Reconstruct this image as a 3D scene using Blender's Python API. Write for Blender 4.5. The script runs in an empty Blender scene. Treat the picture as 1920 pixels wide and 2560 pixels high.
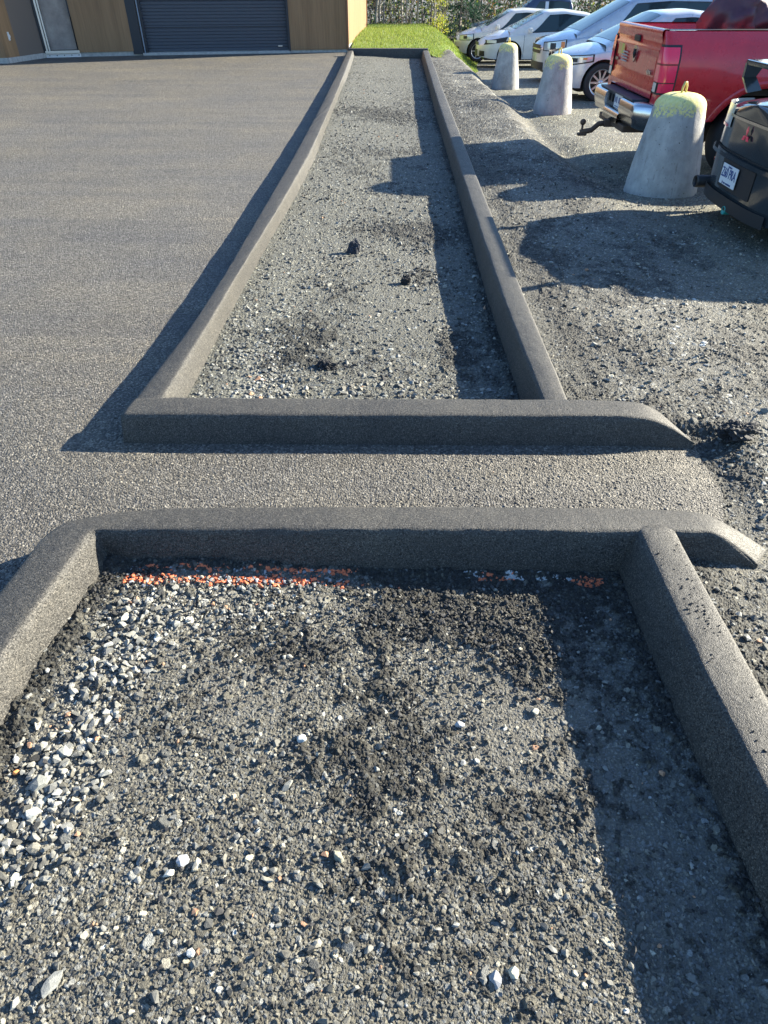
import bpy, bmesh, math, random
import numpy as np
from mathutils import Vector, Matrix
R = math.radians
random.seed(7); RNG = np.random.default_rng(11)
sc = bpy.context.scene
COL = sc.collection

# ------------------------------------------------------------------ camera, sky, sun, exposure
CAM_H = 1.75; PITCH = 39.25; FPX = 1640.0
cd = bpy.data.cameras.new('camera'); cam = bpy.data.objects.new('camera', cd); COL.objects.link(cam)
cam.location = (0, 0, CAM_H); cam.rotation_euler = (R(90 - PITCH), 0, 0)
cd.sensor_fit = 'VERTICAL'; cd.sensor_height = 36; cd.lens = FPX / 2560 * 36
cd.clip_start = 0.05; cd.clip_end = 3000
sc.camera = cam
SUN_EL, SUN_AZ = 22.5, 23.0          # azimuth from +X towards +Y
w = bpy.data.worlds.new('World'); sc.world = w; w.use_nodes = True
nt = w.node_tree; bg = nt.nodes['Background']
sky = nt.nodes.new('ShaderNodeTexSky'); sky.sky_type = 'NISHITA'; sky.sun_disc = False
sky.sun_elevation = R(SUN_EL); sky.sun_rotation = R(90 - SUN_AZ); sky.dust_density = 0.6; sky.air_density = 1.3; sky.ozone_density = 2.5
tint = nt.nodes.new('ShaderNodeMix'); tint.data_type = 'RGBA'; tint.blend_type = 'MULTIPLY'; tint.inputs[0].default_value = 1.0; tint.inputs[7].default_value = (.80, .98, 1.24, 1)
nt.links.new(sky.outputs[0], tint.inputs[6]); nt.links.new(tint.outputs[2], bg.inputs[0]); bg.inputs[1].default_value = 0.066
sc.cycles.caustics_reflective = False; sc.cycles.caustics_refractive = False
sl = bpy.data.lights.new('sun', 'SUN'); sun = bpy.data.objects.new('sun', sl); COL.objects.link(sun)
sl.energy = 5.0; sl.angle = R(0.55); sl.color = (1.0, 0.915, 0.74)
d = Vector((math.cos(R(SUN_EL)) * math.cos(R(SUN_AZ)), math.cos(R(SUN_EL)) * math.sin(R(SUN_AZ)), math.sin(R(SUN_EL))))
sun.rotation_euler = d.to_track_quat('Z', 'Y').to_euler(); sun.location = d * 50
sc.view_settings.view_transform = 'Standard'; sc.view_settings.look = 'None'; sc.view_settings.gamma = 1.0
sc.view_settings.use_curve_mapping = False
sc.view_settings.exposure = 1.95

# ------------------------------------------------------------------ object helpers
def new_obj(name, me, mat=None, parent=None):
    o = bpy.data.objects.new(name, me); COL.objects.link(o)
    if mat is not None:
        for m in (mat if isinstance(mat, (list, tuple)) else [mat]):
            me.materials.append(m)
    if parent is not None: o.parent = parent
    return o
def tag(o, label=None, cat=None, group=None, kind=None):
    if label: o['label'] = label
    if cat: o['category'] = cat
    if group: o['group'] = group
    if kind: o['kind'] = kind
    return o
def empty(name, loc, rz=0.0, **k):
    o = bpy.data.objects.new(name, None); COL.objects.link(o); o.location = loc; o.rotation_euler = (0, 0, rz)
    o.empty_display_size = .2
    return tag(o, **k)
def mesh_np(name, V, Fq, col=None, smooth=False, nv=4):
    """V (n,3), Fq (m,nv) numpy; col (n,3) albedo"""
    me = bpy.data.meshes.new(name)
    V = np.ascontiguousarray(V, dtype=np.float32); Fq = np.ascontiguousarray(Fq, dtype=np.int32)
    me.vertices.add(len(V)); me.vertices.foreach_set('co', V.ravel())
    me.loops.add(Fq.size); me.loops.foreach_set('vertex_index', Fq.ravel())
    me.polygons.add(len(Fq)); me.polygons.foreach_set('loop_start', np.arange(0, Fq.size, nv, dtype=np.int32))
    me.polygons.foreach_set('loop_total', np.full(len(Fq), nv, dtype=np.int32))
    me.polygons.foreach_set('use_smooth', np.full(len(Fq), smooth, dtype=bool))
    me.update(calc_edges=True)
    if col is not None:
        a = me.color_attributes.new('Col', 'FLOAT_COLOR', 'POINT')
        c = np.ones((len(V), 4), dtype=np.float32); c[:, :3] = col
        a.data.foreach_set('color', c.ravel())
    return me
def grid_faces(nr, nc):
    i = np.arange(nr - 1)[:, None] * nc + np.arange(nc - 1)[None, :]
    return np.stack([i, i + 1, i + nc + 1, i + nc], -1).reshape(-1, 4)
class MB:
    def __init__(s): s.bm = bmesh.new()
    def box(s, x0, x1, y0, y1, z0, z1, mi=0, bev=0.0):
        r = bmesh.ops.create_cube(s.bm, size=1); vs = r['verts']
        for v in vs:
            v.co = Vector(((x0 + x1) / 2 + v.co.x * (x1 - x0), (y0 + y1) / 2 + v.co.y * (y1 - y0), (z0 + z1) / 2 + v.co.z * (z1 - z0)))
        fs = {f for v in vs for f in v.link_faces}
        if bev > 0:
            es = {e for v in vs for e in v.link_edges}
            rb = bmesh.ops.bevel(s.bm, geom=list(es), offset=bev, segments=2, affect='EDGES', profile=.6)
            fs = set(rb['faces']) | {f for f in fs if f.is_valid}
        for f in fs:
            if f.is_valid: f.material_index = mi
        return s
    def tube(s, pts, rad, n=10, mi=0, cap=True):
        pts = [Vector(p) for p in pts]; rads = rad if isinstance(rad, (list, tuple)) else [rad] * len(pts)
        rings = []; up = Vector((0, 0, 1))
        for i, p in enumerate(pts):
            t = (pts[min(i + 1, len(pts) - 1)] - pts[max(i - 1, 0)]).normalized()
            a = t.cross(up)
            if a.length < 1e-3: a = t.cross(Vector((1, 0, 0)))
            a.normalize(); b = t.cross(a)
            rings.append([s.bm.verts.new(p + (a * math.cos(2 * math.pi * k / n) + b * math.sin(2 * math.pi * k / n)) * rads[i]) for k in range(n)])
        for i in range(len(rings) - 1):
            for k in range(n):
                f = s.bm.faces.new((rings[i][k], rings[i][(k + 1) % n], rings[i + 1][(k + 1) % n], rings[i + 1][k])); f.material_index = mi; f.smooth = True
        if cap:
            for rg, rev in ((rings[0], 0), (rings[-1], 1)):
                try:
                    f = s.bm.faces.new(rg[::-1] if rev else rg); f.material_index = mi
                except ValueError: pass
        return s
    def grid(s, P, mi=0, smooth=True, flip=False):
        V = [[s.bm.verts.new(Vector(p)) for p in row] for row in P]
        for i in range(len(V) - 1):
            for j in range(len(V[0]) - 1):
                q = (V[i][j], V[i][j + 1], V[i + 1][j + 1], V[i + 1][j])
                if flip: q = q[::-1]
                try:
                    f = s.bm.faces.new(q); f.material_index = mi; f.smooth = smooth
                except ValueError: pass
        return s
    def build(s, name, mat, parent=None, weld=0.0, norm=True):
        if weld > 0: bmesh.ops.remove_doubles(s.bm, verts=s.bm.verts, dist=weld)
        if norm: bmesh.ops.recalc_face_normals(s.bm, faces=s.bm.faces)
        me = bpy.data.meshes.new(name); s.bm.to_mesh(me); s.bm.free()
        return new_obj(name, me, mat, parent)

# ------------------------------------------------------------------ materials
def mat(name, col=(.5, .5, .5), rough=.6, metal=0.0, **k):
    m = bpy.data.materials.new(name); m.use_nodes = True
    b = m.node_tree.nodes['Principled BSDF']
    b.inputs['Base Color'].default_value = (*col, 1); b.inputs['Roughness'].default_value = rough; b.inputs['Metallic'].default_value = metal
    for kk, v in k.items(): b.inputs[kk.replace('_', ' ')].default_value = v
    return m
def N(m, t, **k):
    n = m.node_tree.nodes.new(t)
    for a, v in k.items(): setattr(n, a, v)
    return n
def L(m, a, b): m.node_tree.links.new(a, b)
def B(m): return m.node_tree.nodes['Principled BSDF']
def objco(m, scale=(1, 1, 1)):
    c = N(m, 'ShaderNodeTexCoord'); mp = N(m, 'ShaderNodeMapping'); mp.inputs['Scale'].default_value = scale
    L(m, c.outputs['Object'], mp.inputs[0]); return mp.outputs[0]
def noise(m, co, sc_, det=4, rough=.55):
    n = N(m, 'ShaderNodeTexNoise'); n.inputs['Scale'].default_value = sc_; n.inputs['Detail'].default_value = det
    n.inputs['Roughness'].default_value = rough
    L(m, co, n.inputs['Vector']); return n.outputs['Fac']
def ramp(m, fac, stops):
    r = N(m, 'ShaderNodeValToRGB'); e = r.color_ramp.elements
    while len(e) < len(stops): e.new(.5)
    for i, (p, c) in enumerate(stops):
        e[i].position = p; e[i].color = (*c, 1) if len(c) == 3 else c
    L(m, fac, r.inputs[0]); return r.outputs[0]
def mix(m, fac, a, b, mode='MIX'):
    n = N(m, 'ShaderNodeMix', data_type='RGBA', blend_type=mode)
    if isinstance(fac, (int, float)): n.inputs[0].default_value = fac
    else: L(m, fac, n.inputs[0])
    for idx, v in ((6, a), (7, b)):
        if isinstance(v, tuple): n.inputs[idx].default_value = (*v, 1)
        else: L(m, v, n.inputs[idx])
    return n.outputs[2]
def math_(m, op, a, b=None, c=None):
    n = N(m, 'ShaderNodeMath', operation=op)
    for i, v in enumerate((a, b, c)):
        if v is None: continue
        if isinstance(v, (int, float)): n.inputs[i].default_value = v
        else: L(m, v, n.inputs[i])
    return n.outputs[0]
def bump(m, h, dist, strength=1.0, prev=None):
    b = N(m, 'ShaderNodeBump'); b.inputs['Strength'].default_value = strength; b.inputs['Distance'].default_value = dist
    L(m, h, b.inputs['Height'])
    if prev is not None: L(m, prev, b.inputs['Normal'])
    return b.outputs[0]
def setn(m, nrm): L(m, nrm, B(m).inputs['Normal'])

# gravel: albedo from the stones themselves (colour attribute) + fine mineral mottling
def gravel_mat():
    m = mat('gravel', rough=.74); co = objco(m)
    at = N(m, 'ShaderNodeAttribute', attribute_name='Col')
    f = ramp(m, noise(m, co, 260, 3, .7), [(.3, (.62, .62, .62)), (.7, (1.35, 1.35, 1.35))])
    L(m, mix(m, 1.0, at.outputs['Color'], f, 'MULTIPLY'), B(m).inputs['Base Color'])
    v = N(m, 'ShaderNodeTexVoronoi'); v.inputs['Scale'].default_value = 330; L(m, co, v.inputs['Vector'])
    setn(m, bump(m, noise(m, co, 420, 3, .7), .0016, 1.0, bump(m, v.outputs['Distance'], .0016, .8)))
    B(m).inputs['Specular IOR Level'].default_value = .35
    return m
M_GRAVEL = gravel_mat()
def stone_mat():
    m = mat('loose_stone', rough=.75); co = objco(m)
    at = N(m, 'ShaderNodeAttribute', attribute_name='Col')
    f = ramp(m, noise(m, co, 120, 5, .7), [(.3, (.7, .7, .7)), (.7, (1.2, 1.2, 1.2))])
    L(m, mix(m, 1.0, at.outputs['Color'], f, 'MULTIPLY'), B(m).inputs['Base Color'])
    setn(m, bump(m, noise(m, co, 300, 4, .7), .0012, 1.0))
    return m
M_STONE = stone_mat()
def asphalt_mat(name, base, tint_far, grain, bumpd, streak=False):
    m = mat(name, rough=.66); co = objco(m)
    v = N(m, 'ShaderNodeTexVoronoi'); v.inputs['Scale'].default_value = grain; L(m, co, v.inputs['Vector'])
    g = N(m, 'ShaderNodeSeparateColor'); L(m, v.outputs['Color'], g.inputs[0])
    c = ramp(m, g.outputs[0], [(0, tuple(x * .35 for x in base)), (.4, tuple(x * .80 for x in base)), (.8, tuple(x * 1.5 for x in base)), (1, tuple(min(1, x * 2.8) for x in base))])
    c = mix(m, ramp(m, noise(m, co, .9, 5, .6), [(.35, (0, 0, 0)), (.7, (1, 1, 1))]), c, mix(m, 1.0, c, tint_far, 'MULTIPLY'))
    if streak:
        mp = N(m, 'ShaderNodeMapping'); mp.inputs['Rotation'].default_value = (0, 0, R(28)); mp.inputs['Scale'].default_value = (.35, 1.5, 1); L(m, co, mp.inputs[0])
        s = noise(m, mp.outputs[0], 1.1, 7, .62)
        c = mix(m, 1.0, c, ramp(m, s, [(.30, (.84, .84, .86)), (.68, (1.22, 1.18, 1.09))]), 'MULTIPLY')
        mp2 = N(m, 'ShaderNodeMapping'); mp2.inputs['Rotation'].default_value = (0, 0, R(-24)); mp2.inputs['Scale'].default_value = (.10, 2.6, 1); L(m, co, mp2.inputs[0])
        c = mix(m, 1.0, c, ramp(m, noise(m, mp2.outputs[0], 1.6, 6, .7), [(.34, (.90, .90, .92)), (.5, (1, 1, 1)), (.66, (1.10, 1.08, 1.04))]), 'MULTIPLY')
    L(m, c, B(m).inputs['Base Color'])
    n1 = bump(m, noise(m, co, grain * 2.2, 3, .75), bumpd * .6, 1.0)
    setn(m, bump(m, v.outputs['Distance'], -bumpd, 1.0, n1))
    B(m).inputs['Specular IOR Level'].default_value = .55
    return m
M_ASPHALT = asphalt_mat('asphalt', (.088, .085, .080), (1.28, 1.21, 1.04), 120, .008, True)
M_KERB = mat('kerb_asphalt', rough=.62)
def _kerbmat(m):
    co = objco(m)
    v = N(m, 'ShaderNodeTexVoronoi'); v.inputs['Scale'].default_value = 300; L(m, co, v.inputs['Vector'])
    g = N(m, 'ShaderNodeSeparateColor'); L(m, v.outputs['Color'], g.inputs[0])
    c = ramp(m, g.outputs[0], [(0, (.016, .0155, .0145)), (.35, (.042, .041, .038)), (.8, (.064, .062, .056)), (1, (.14, .13, .115))])
    c = mix(m, 1.0, c, ramp(m, noise(m, co, 2.6, 8, .72), [(.3, (.70, .70, .72)), (.7, (1.30, 1.26, 1.18))]), 'MULTIPLY')
    pits = ramp(m, noise(m, co, 150, 3, .6), [(.36, (.25, .25, .25)), (.46, (1, 1, 1))])
    c = mix(m, 1.0, c, pits, 'MULTIPLY')
    L(m, c, B(m).inputs['Base Color'])
    n1 = bump(m, noise(m, co, 14, 5, .6), .006, .8)
    n1 = bump(m, pits, .002, .8, n1); n1 = bump(m, noise(m, co, 60, 4, .65), .0016, .8, n1)
    setn(m, bump(m, v.outputs['Distance'], -.0012, .9, n1))
_kerbmat(M_KERB)

# ------------------------------------------------------------------ numpy noise and stone fields
def hsh(ix, iy, s):
    a = (ix.astype(np.int64) * 374761393 + iy.astype(np.int64) * 668265263 + s * 1442695041) & 0xFFFFFFFF
    a = ((a ^ (a >> 13)) * 1274126177) & 0xFFFFFFFF
    a = ((a ^ (a >> 16)) * 2246822519) & 0xFFFFFFFF
    a = a ^ (a >> 15)
    return (a & 0xFFFFFF).astype(np.float64) / 0x1000000
def vn(x, y, s):
    ix = np.floor(x); iy = np.floor(y); fx = x - ix; fy = y - iy
    fx = fx * fx * (3 - 2 * fx); fy = fy * fy * (3 - 2 * fy)
    a = hsh(ix, iy, s); b = hsh(ix + 1, iy, s); c = hsh(ix, iy + 1, s); e = hsh(ix + 1, iy + 1, s)
    return (a * (1 - fx) + b * fx) * (1 - fy) + (c * (1 - fx) + e * fx) * fy
def fbm(x, y, s, oc=4):
    r = 0; a = .5; t = 0
    for k in range(oc):
        r = r + a * vn(x * 2 ** k + 17.3 * k, y * 2 ** k - 9.1 * k, s + k); t += a; a *= .5
    return r / t
def sstep(a, b, x):
    t = np.clip((x - a) / (b - a), 0, 1); return t * t * (3 - 2 * t)
def stones(x, y, cell, seed, prob, rlo=.35, rhi=.75, hk=.8, chunky=.35):
    """field of angular grains: returns height and the random tone of the topmost grain (or -1)"""
    H = np.zeros_like(x); T = np.full_like(x, -1.0)
    cx = np.floor(x / cell); cy = np.floor(y / cell)
    for ox in (-1, 0, 1):
        for oy in (-1, 0, 1):
            ix = cx + ox; iy = cy + oy
            px = (ix + hsh(ix, iy, seed)) * cell; py = (iy + hsh(ix, iy, seed + 1)) * cell
            r = cell * (rlo + (rhi - rlo) * hsh(ix, iy, seed + 2) ** 1.7)
            an = hsh(ix, iy, seed + 3) * math.pi; asp = .55 + .45 * hsh(ix, iy, seed + 4)
            dx = x - px; dy = y - py; ca = np.cos(an); sa = np.sin(an)
            u = (dx * ca + dy * sa) / r; v = (-dx * sa + dy * ca) / (r * asp)
            q = np.maximum(np.maximum(np.abs(u), np.abs(v)), .76 * (np.abs(u + .18 * v) + np.abs(v))) ** 2.2
            dome = np.clip(1 - q, 0, 1) ** chunky
            tilt = .62 + .55 * (hsh(ix, iy, seed + 5) - .5) * u * 1.6 + .55 * (hsh(ix, iy, seed + 6) - .5) * v * 1.6
            h = np.minimum(dome, tilt) * r * asp * hk * (.6 + .6 * hsh(ix, iy, seed + 7))
            h = np.where((hsh(ix, iy, seed + 8) < prob) & (q < 1), h, 0)
            up = h > H
            H = np.where(up, h, H); T = np.where(up, hsh(ix, iy, seed + 9), T)
    return H, T
def seg_d(x, y, pts):
    best = np.full_like(x, 1e9)
    for (ax, ay), (bx, by) in zip(pts[:-1], pts[1:]):
        vx, vy = bx - ax, by - ay; t = np.clip(((x - ax) * vx + (y - ay) * vy) / (vx * vx + vy * vy), 0, 1)
        best = np.minimum(best, np.hypot(x - ax - t * vx, y - ay - t * vy))
    return best
def blob(x, y, cx, cy, rx, ry): return np.exp(-(((x - cx) / rx) ** 2 + ((y - cy) / ry) ** 2))

# ------------------------------------------------------------------ plan of the place (metres)
KH = 0.14
FAR_L_OUT = [(-1.243, 2.84), (-1.18, 3.38), (-1.13, 4.2), (-1.10, 5.95), (-1.05, 8.75), (-1.02, 11.3), (-1.01, 16.5), (-1.02, 22.5)]
FAR_L_IN = [(-1.095, 2.84), (-1.06, 3.5), (-1.03, 4.5), (-.945, 6.35), (-.87, 8.8), (-.85, 13.0), (-.85, 16.5), (-.87, 22.5)]
FAR_R_IN = [(.785, 2.84), (.775, 3.3), (.775, 4.5), (.83, 7.95), (.90, 13.0), (1.0, 18.0), (1.09, 22.5)]
FAR_R_OUT = [(.905, 2.84), (.908, 3.3), (.918, 4.5), (.975, 8.0), (1.06, 13.0), (1.16, 18.0), (1.25, 22.5)]
def xs_at(pts, y): return np.interp(y, [p[1] for p in pts], [p[0] for p in pts])
def lotz(y): return np.interp(y, [-50, 4, 7.5, 9, 15.7, 20.5, 25, 32, 300], [-.02, -.02, -.06, -.13, -.22, -.4, -.52, -.8, -.8])
def terrain(x, y):
    """shoulder beside the right kerb, bank and ditch, then the gravel parking lot"""
    crest = 2.1 + .14 * (fbm(x * 0 + 3, y * .6, 5, 3) - .5) + .10 * (fbm(x * 1.5, y * 2, 9, 2) - .5)
    wd = np.interp(y, [3, 7, 9, 60], [1.8, 1.0, .6, .6])
    k = sstep(crest - .15, crest - .15 + wd, x)
    z = .035 * (1 - k) + lotz(y) * k
    z = z - .03 * np.exp(-((x - crest - .42) / .22) ** 2) * sstep(6.2, 8.5, y) * (1 - sstep(14, 18, y)) * (.5 + fbm(x * .8, y * 1.3, 22, 2))
    z = z + .022 * (fbm(x * 1.6, y * 1.6, 31, 4) - .5) * sstep(1.1, 2.2, x)
    # low heaps of dumped asphalt crumbs beside the kerb
    z = z + .07 * blob(x, y, 1.75, 13.0, .35, .5) + .03 * blob(x, y, 1.5, 7.6, .35, .5)
    # shoulder dips beside the end of the walkway
    z = z - .05 * np.exp(-((y - 2.3) / .55) ** 2) * sstep(1.3, 1.7, x)
    z = z - .03 * (1 - sstep(1.7, 2.6, y)) * sstep(1.1, 1.5, x)
    ap = (1 - sstep(1.55, 1.75, x)) * sstep(1.85, 2.0, y) * (1 - sstep(2.75, 2.85, y))
    z = z * (1 - ap) - .045 * ap
    return z
def in_asphalt(x, y):
    wob = .035 * (fbm(x * 9, y * 9, 77, 3) - .5)
    left = x < -1.05
    walk = (y > 1.9) & (y < 2.8) & (x < 1.49 + wob + .05 * (y - 2.2))
    return left | walk

# colour families (albedo)
def tone_gravel(T, light=0.0, dark=0.0):
    """T random per grain -> grey crushed stone; light in 0..1 shifts to pale, dark to bitumen"""
    n = len(T); t = np.clip(T, 0, 1)
    g = .075 + .17 * t ** 1.8 + np.where(t > .94, .16, 0)
    g = g * (1 + .75 * light) * (1 - .80 * dark) 
    h = (t * 7.13) % 1.0
    warm = np.stack([1.07 + .04 * h, 1.02 + .02 * h, .88 - .08 * h], -1)
    cool = np.stack([1.0 + 0 * h, 1.02 + 0 * h, .95 + .04 * h], -1)
    c = np.where((h > .45)[..., None], warm, cool)
    return np.clip(g[..., None] * c, .015, .8)
ORANGE = np.array([.85, .23, .10])

def surface(x, y, base, dark, light, fines, seed, amp=1.0, far=None):
    """composes height + colour for crushed-stone ground at flat arrays x,y"""
    h1, t1 = stones(x, y, .0070, seed, .95, .4, .75, .75)
    h2, t2 = stones(x, y, .0145, seed + 20, np.clip(.50 - .42 * fines + .35 * light - .30 * dark, 0, 1), .26, .62, .75)
    h3, t3 = stones(x, y, .040, seed + 40, np.clip(.12 + .6 * light - .10 * dark - .08 * fines, 0, 1), .18, .46, .6, .45)
    h4, t4 = stones(x, y, .011, seed + 60, np.clip(dark * .95, 0, 1), .35, .8, .95, .5)
    fb = fbm(x * 45, y * 45, seed + 80, 2)
    H1 = h1 * (1 - .35 * fines)
    z = H1.copy(); t = t1.copy(); dk = dark * .55
    c = tone_gravel(np.where(t1 < 0, .25, t1) * .85, light * .3, np.clip(dark * .85, 0, 1))
    # dusty fines between the grains
    c = c * (1 - .3 * fines[:, None]) + .3 * fines[:, None] * np.array([.165, .158, .138]) * (1 - .6 * dark[:, None])
    for h, tt, lk, dkk in ((h4, t4, 0, 1.0), (h2, t2, light * .6, dark * .35), (h3, t3, light, 0.0)):
        up = h > z
        cc = tone_gravel(np.where(tt < 0, .3, tt), lk * np.ones_like(x) if np.isscalar(lk) else lk, dkk * np.ones_like(x) * .96 if np.isscalar(dkk) else dkk)
        c = np.where(up[:, None], cc, c); z = np.where(up, h, z)
    clump = fbm(x * 16, y * 16, seed + 90, 3)
    z = z * amp + .020 * np.clip(dark, 0, 1) * np.clip(clump - .38, 0, 1) * 1.6 + .004 * fb
    return base + z, c

def add_patch(name, X, Y, Z, C, keep=None):
    nr, nc = X.shape
    F = grid_faces(nr, nc)
    if keep is not None:
        k = keep.ravel(); F = F[k[F].all(1)]
    return np.stack([X.ravel(), Y.ravel(), Z.ravel()], -1), F, C
def merge(parts):
    V = []; F = []; C = []; o = 0
    for v, f, c in parts:
        V.append(v); F.append(f + o); C.append(c); o += len(v)
    V = np.concatenate(V); F = np.concatenate(F); C = np.concatenate(C)
    used = np.zeros(len(V), bool); used[F.ravel()] = True
    idx = np.cumsum(used) - 1
    return V[used], idx[F], C[used]
def fan(u0, u1, nu, ys):
    zc = ys * .774 + 1.107
    U = np.linspace(u0, u1, nu)
    return U[None, :] * zc[:, None], np.repeat(ys[:, None], nu, 1)
def yrows(y0, y1, k=.5, dmin=.0025, dmax=.06):
    ys = [y0]
    while ys[-1] < y1:
        y = ys[-1]; ys.append(y + min(dmax, max(dmin, k * (3.06 + y * y) / (1.75 * 656))))
    return np.array(ys)

# ------------------------------------------------------------------ ground sheet (gravel lot, shoulder, horizon)
ys = yrows(.25, 36, .45, .004, .05)
X, Y = fan(.045, .80, 590, ys)
x, y = X.ravel(), Y.ravel()
nz = fbm(x * 2.6, y * 1.9, 43, 4); nz2 = fbm(x * 5, y * 5, 47, 3)
nz3 = fbm(x * 22, y * 14, 49, 3)
dark = sstep(.44, .64, nz * .45 + nz2 * .25 + nz3 * .3 + .04 * (x < 1.5)) * (1 - sstep(2.3, 3.6, x)) * .85
dark = np.maximum(dark, np.clip(1.3 * blob(x, y, 1.8, 13.0, .45, .6), 0, 1))
dark = np.maximum(dark, np.clip(1.1 * np.exp(-((x - 1.15) / .12) ** 2) * (nz2 + .4), 0, 1) * .8)
dark = np.maximum(dark, np.clip(1.2 * blob(x, y, 1.6, 2.6, .16, .35), 0, 1) * .8)
dark = np.maximum(dark, np.clip(1.1 * blob(x, y, 1.5, 8.0, .3, .5) * (nz2 + .5), 0, 1))
light = np.clip(sstep(.5, .75, fbm(x * 2.2 + 9, y * 2.2, 53, 3)) * .5 + .35 * sstep(1.3, 1.8, x) * (1 - sstep(3, 5, y)), 0, 1)
fines = sstep(2.2, 3.4, x) * .35 + sstep(.55, .7, fbm(x * .8, y * .8, 55, 3)) * .4
Z, C = surface(x, y, terrain(x, y) - .006, dark, light, np.clip(fines, 0, 1), 100, 1.35)
lot = sstep(2.0, 3.0, x)[:, None]; C = C * (1 - lot) + lot * C * np.array([1.02, 1.03, .95]) * 1.3
keep = (X > xs_at(FAR_R_IN, Y) + .05) 
keep = np.where(Y > 2.84, keep, (X > 1.0) & ~((Y > 1.92) & (Y < 2.8) & (X < 1.30)))
p1 = add_patch('g', X, Y, Z, C, keep)
# coarse outer sheet out to the horizon
gx = np.concatenate([[-900, -400, -150, -60, -20, -6, 0], np.linspace(.8, 24, 60), [30, 45, 80, 200, 500, 900]])
gy = np.concatenate([[-900, -300, -80, -20, -6], np.linspace(-3, 45, 80), [55, 80, 200, 500, 900]])
GX, GY = np.meshgrid(gx, gy)
GZ = np.where(GX > .7, terrain(GX, GY), -.03) - .085
GZ = np.where((GX < 1.7) & (GX > -2) & (GY < 24), np.minimum(GZ, -.14), GZ)
GZ = np.where((GX < -2), -.2, GZ)
p2 = add_patch('g2', GX, GY, GZ, np.tile(np.array([.21, .205, .19]), (GX.size, 1)))
V, F, C = merge([p1, p2])
o = new_obj('ground', mesh_np('ground', V, F, C, smooth=False), M_GRAVEL); tag(o, kind='structure', label='crushed stone ground of the shoulder and parking lot')

# ------------------------------------------------------------------ asphalt lot and walkway
ys = yrows(1.0, 26, .42, .0035, .05)
X, Y = fan(-.80, -.005, 640, ys)
X2, Y2 = fan(-.02, .52, 420, yrows(1.88, 2.86, .4, .003, .05))
parts = []
for XX, YY, wk in ((X, Y, 0), (X2, Y2, 1)):
    x, y = XX.ravel(), YY.ravel()
    h, t = stones(x, y, .0125, 300, .85, .4, .75, .50 if not wk else .72, .5)
    h2, t2 = stones(x, y, .006, 320, .9, .4, .8, .35, .5)
    z = np.maximum(h, h2) - .003 + .012 * (fbm(x * .5, y * .5, 330, 3) - .5) * (0 if wk else 1)
    if wk:
        z = z - .025 * sstep(1.25, 1.55, x)
        kp = in_asphalt(XX, YY)
    else:
        kp = np.ones_like(XX, bool)
        kp &= ~((XX > -.98) & (YY > 2.86)) & ~((XX > -1.15) & (YY < 1.96)) & (XX < 0)
    parts.append(add_patch('a', XX, YY, z, np.ones((len(x), 3)), kp))
gx = np.linspace(-60, -1.1, 40); gy = np.linspace(-30, 24, 40); GX, GY = np.meshgrid(gx, gy)
parts.append(add_patch('a', GX, GY, np.full(GX.shape, -.016), np.ones((GX.size, 3))))
V, F, C = merge(parts)
o = new_obj('asphalt_lot', mesh_np('asphalt_lot', V, F, None, smooth=False), M_ASPHALT); tag(o, kind='structure', label='fresh dark asphalt lot and walkway between the planters')

# ------------------------------------------------------------------ near planting bed
LIGHT_BAND = [(-.93, 1.62), (-.80, 1.62), (-.85, 1.40), (-.90, 1.22), (-.91, 1.07), (-.93, .93), (-.93, .80), (-1.0, .7)]
nx, ny = 1040, 760
gx = np.linspace(-1.16, 1.0, nx); gy = .28 + (1.93 - .28) * np.linspace(0, 1, ny) ** 1.15
X, Y = np.meshgrid(gx, gy); x, y = X.ravel(), Y.ravel()
n1 = fbm(x * 3.2, y * 3.2, 201, 4); n2 = fbm(x * 11, y * 11, 205, 3)
band = np.exp(-(seg_d(x, y, LIGHT_BAND) / .085) ** 2) * (.5 + n2)
band += .65 * blob(x, y, -.55, 1.60, .25, .10) + .35 * blob(x, y, -.55, 1.45, .3, .2) * n2 * 2 + .35 * blob(x, y, -.75, .7, .25, .25)
light = np.clip(band, 0, 1)
dk = 1.05 * sstep(-.15, .10, x) * sstep(1.42, 1.66, y) * (1 - .45 * sstep(.62, .85, x)) \
   + 1.0 * blob(x, y, .47, 1.42, .17, .13) + .7 * blob(x, y, .12, 1.55, .22, .10) + .9 * blob(x, y, -.30, 1.42, .15, .07) \
   + 1.2 * blob(x, y, -.98, 1.70, .13, .10) + .45 * blob(x, y, .10, 1.15, .2, .10) + .2 * blob(x, y, .28, .85, .25, .2) \
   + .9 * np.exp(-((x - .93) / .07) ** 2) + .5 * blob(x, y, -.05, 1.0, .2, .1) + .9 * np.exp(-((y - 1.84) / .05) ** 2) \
   + .8 * np.exp(-((x + 1.07 + (1.8 - y) * .05) / .055) ** 2) * (y > .9)
n3 = fbm(x * 30, y * 30, 207, 3)
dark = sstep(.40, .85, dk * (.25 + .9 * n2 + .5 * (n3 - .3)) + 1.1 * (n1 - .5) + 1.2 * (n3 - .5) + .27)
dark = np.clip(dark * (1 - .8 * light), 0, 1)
fines = np.clip(sstep(.42, .62, fbm(x * 2.2 + 4, y * 2.2, 211, 3)) * .8 * (1 - light), 0, 1) * (1 - dark)
base = .008 - .058 * sstep(-1.0, .75, x) + .02 * (fbm(x * 2.2, y * 2.2, 221, 3) - .5) + .012 * np.exp(-((x - .93) / .06) ** 2) + .012 * np.exp(-((y - 1.84) / .05) ** 2)
Z, C = surface(x, y, base - .002, dark, light, fines, 400, 1.5)
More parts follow.
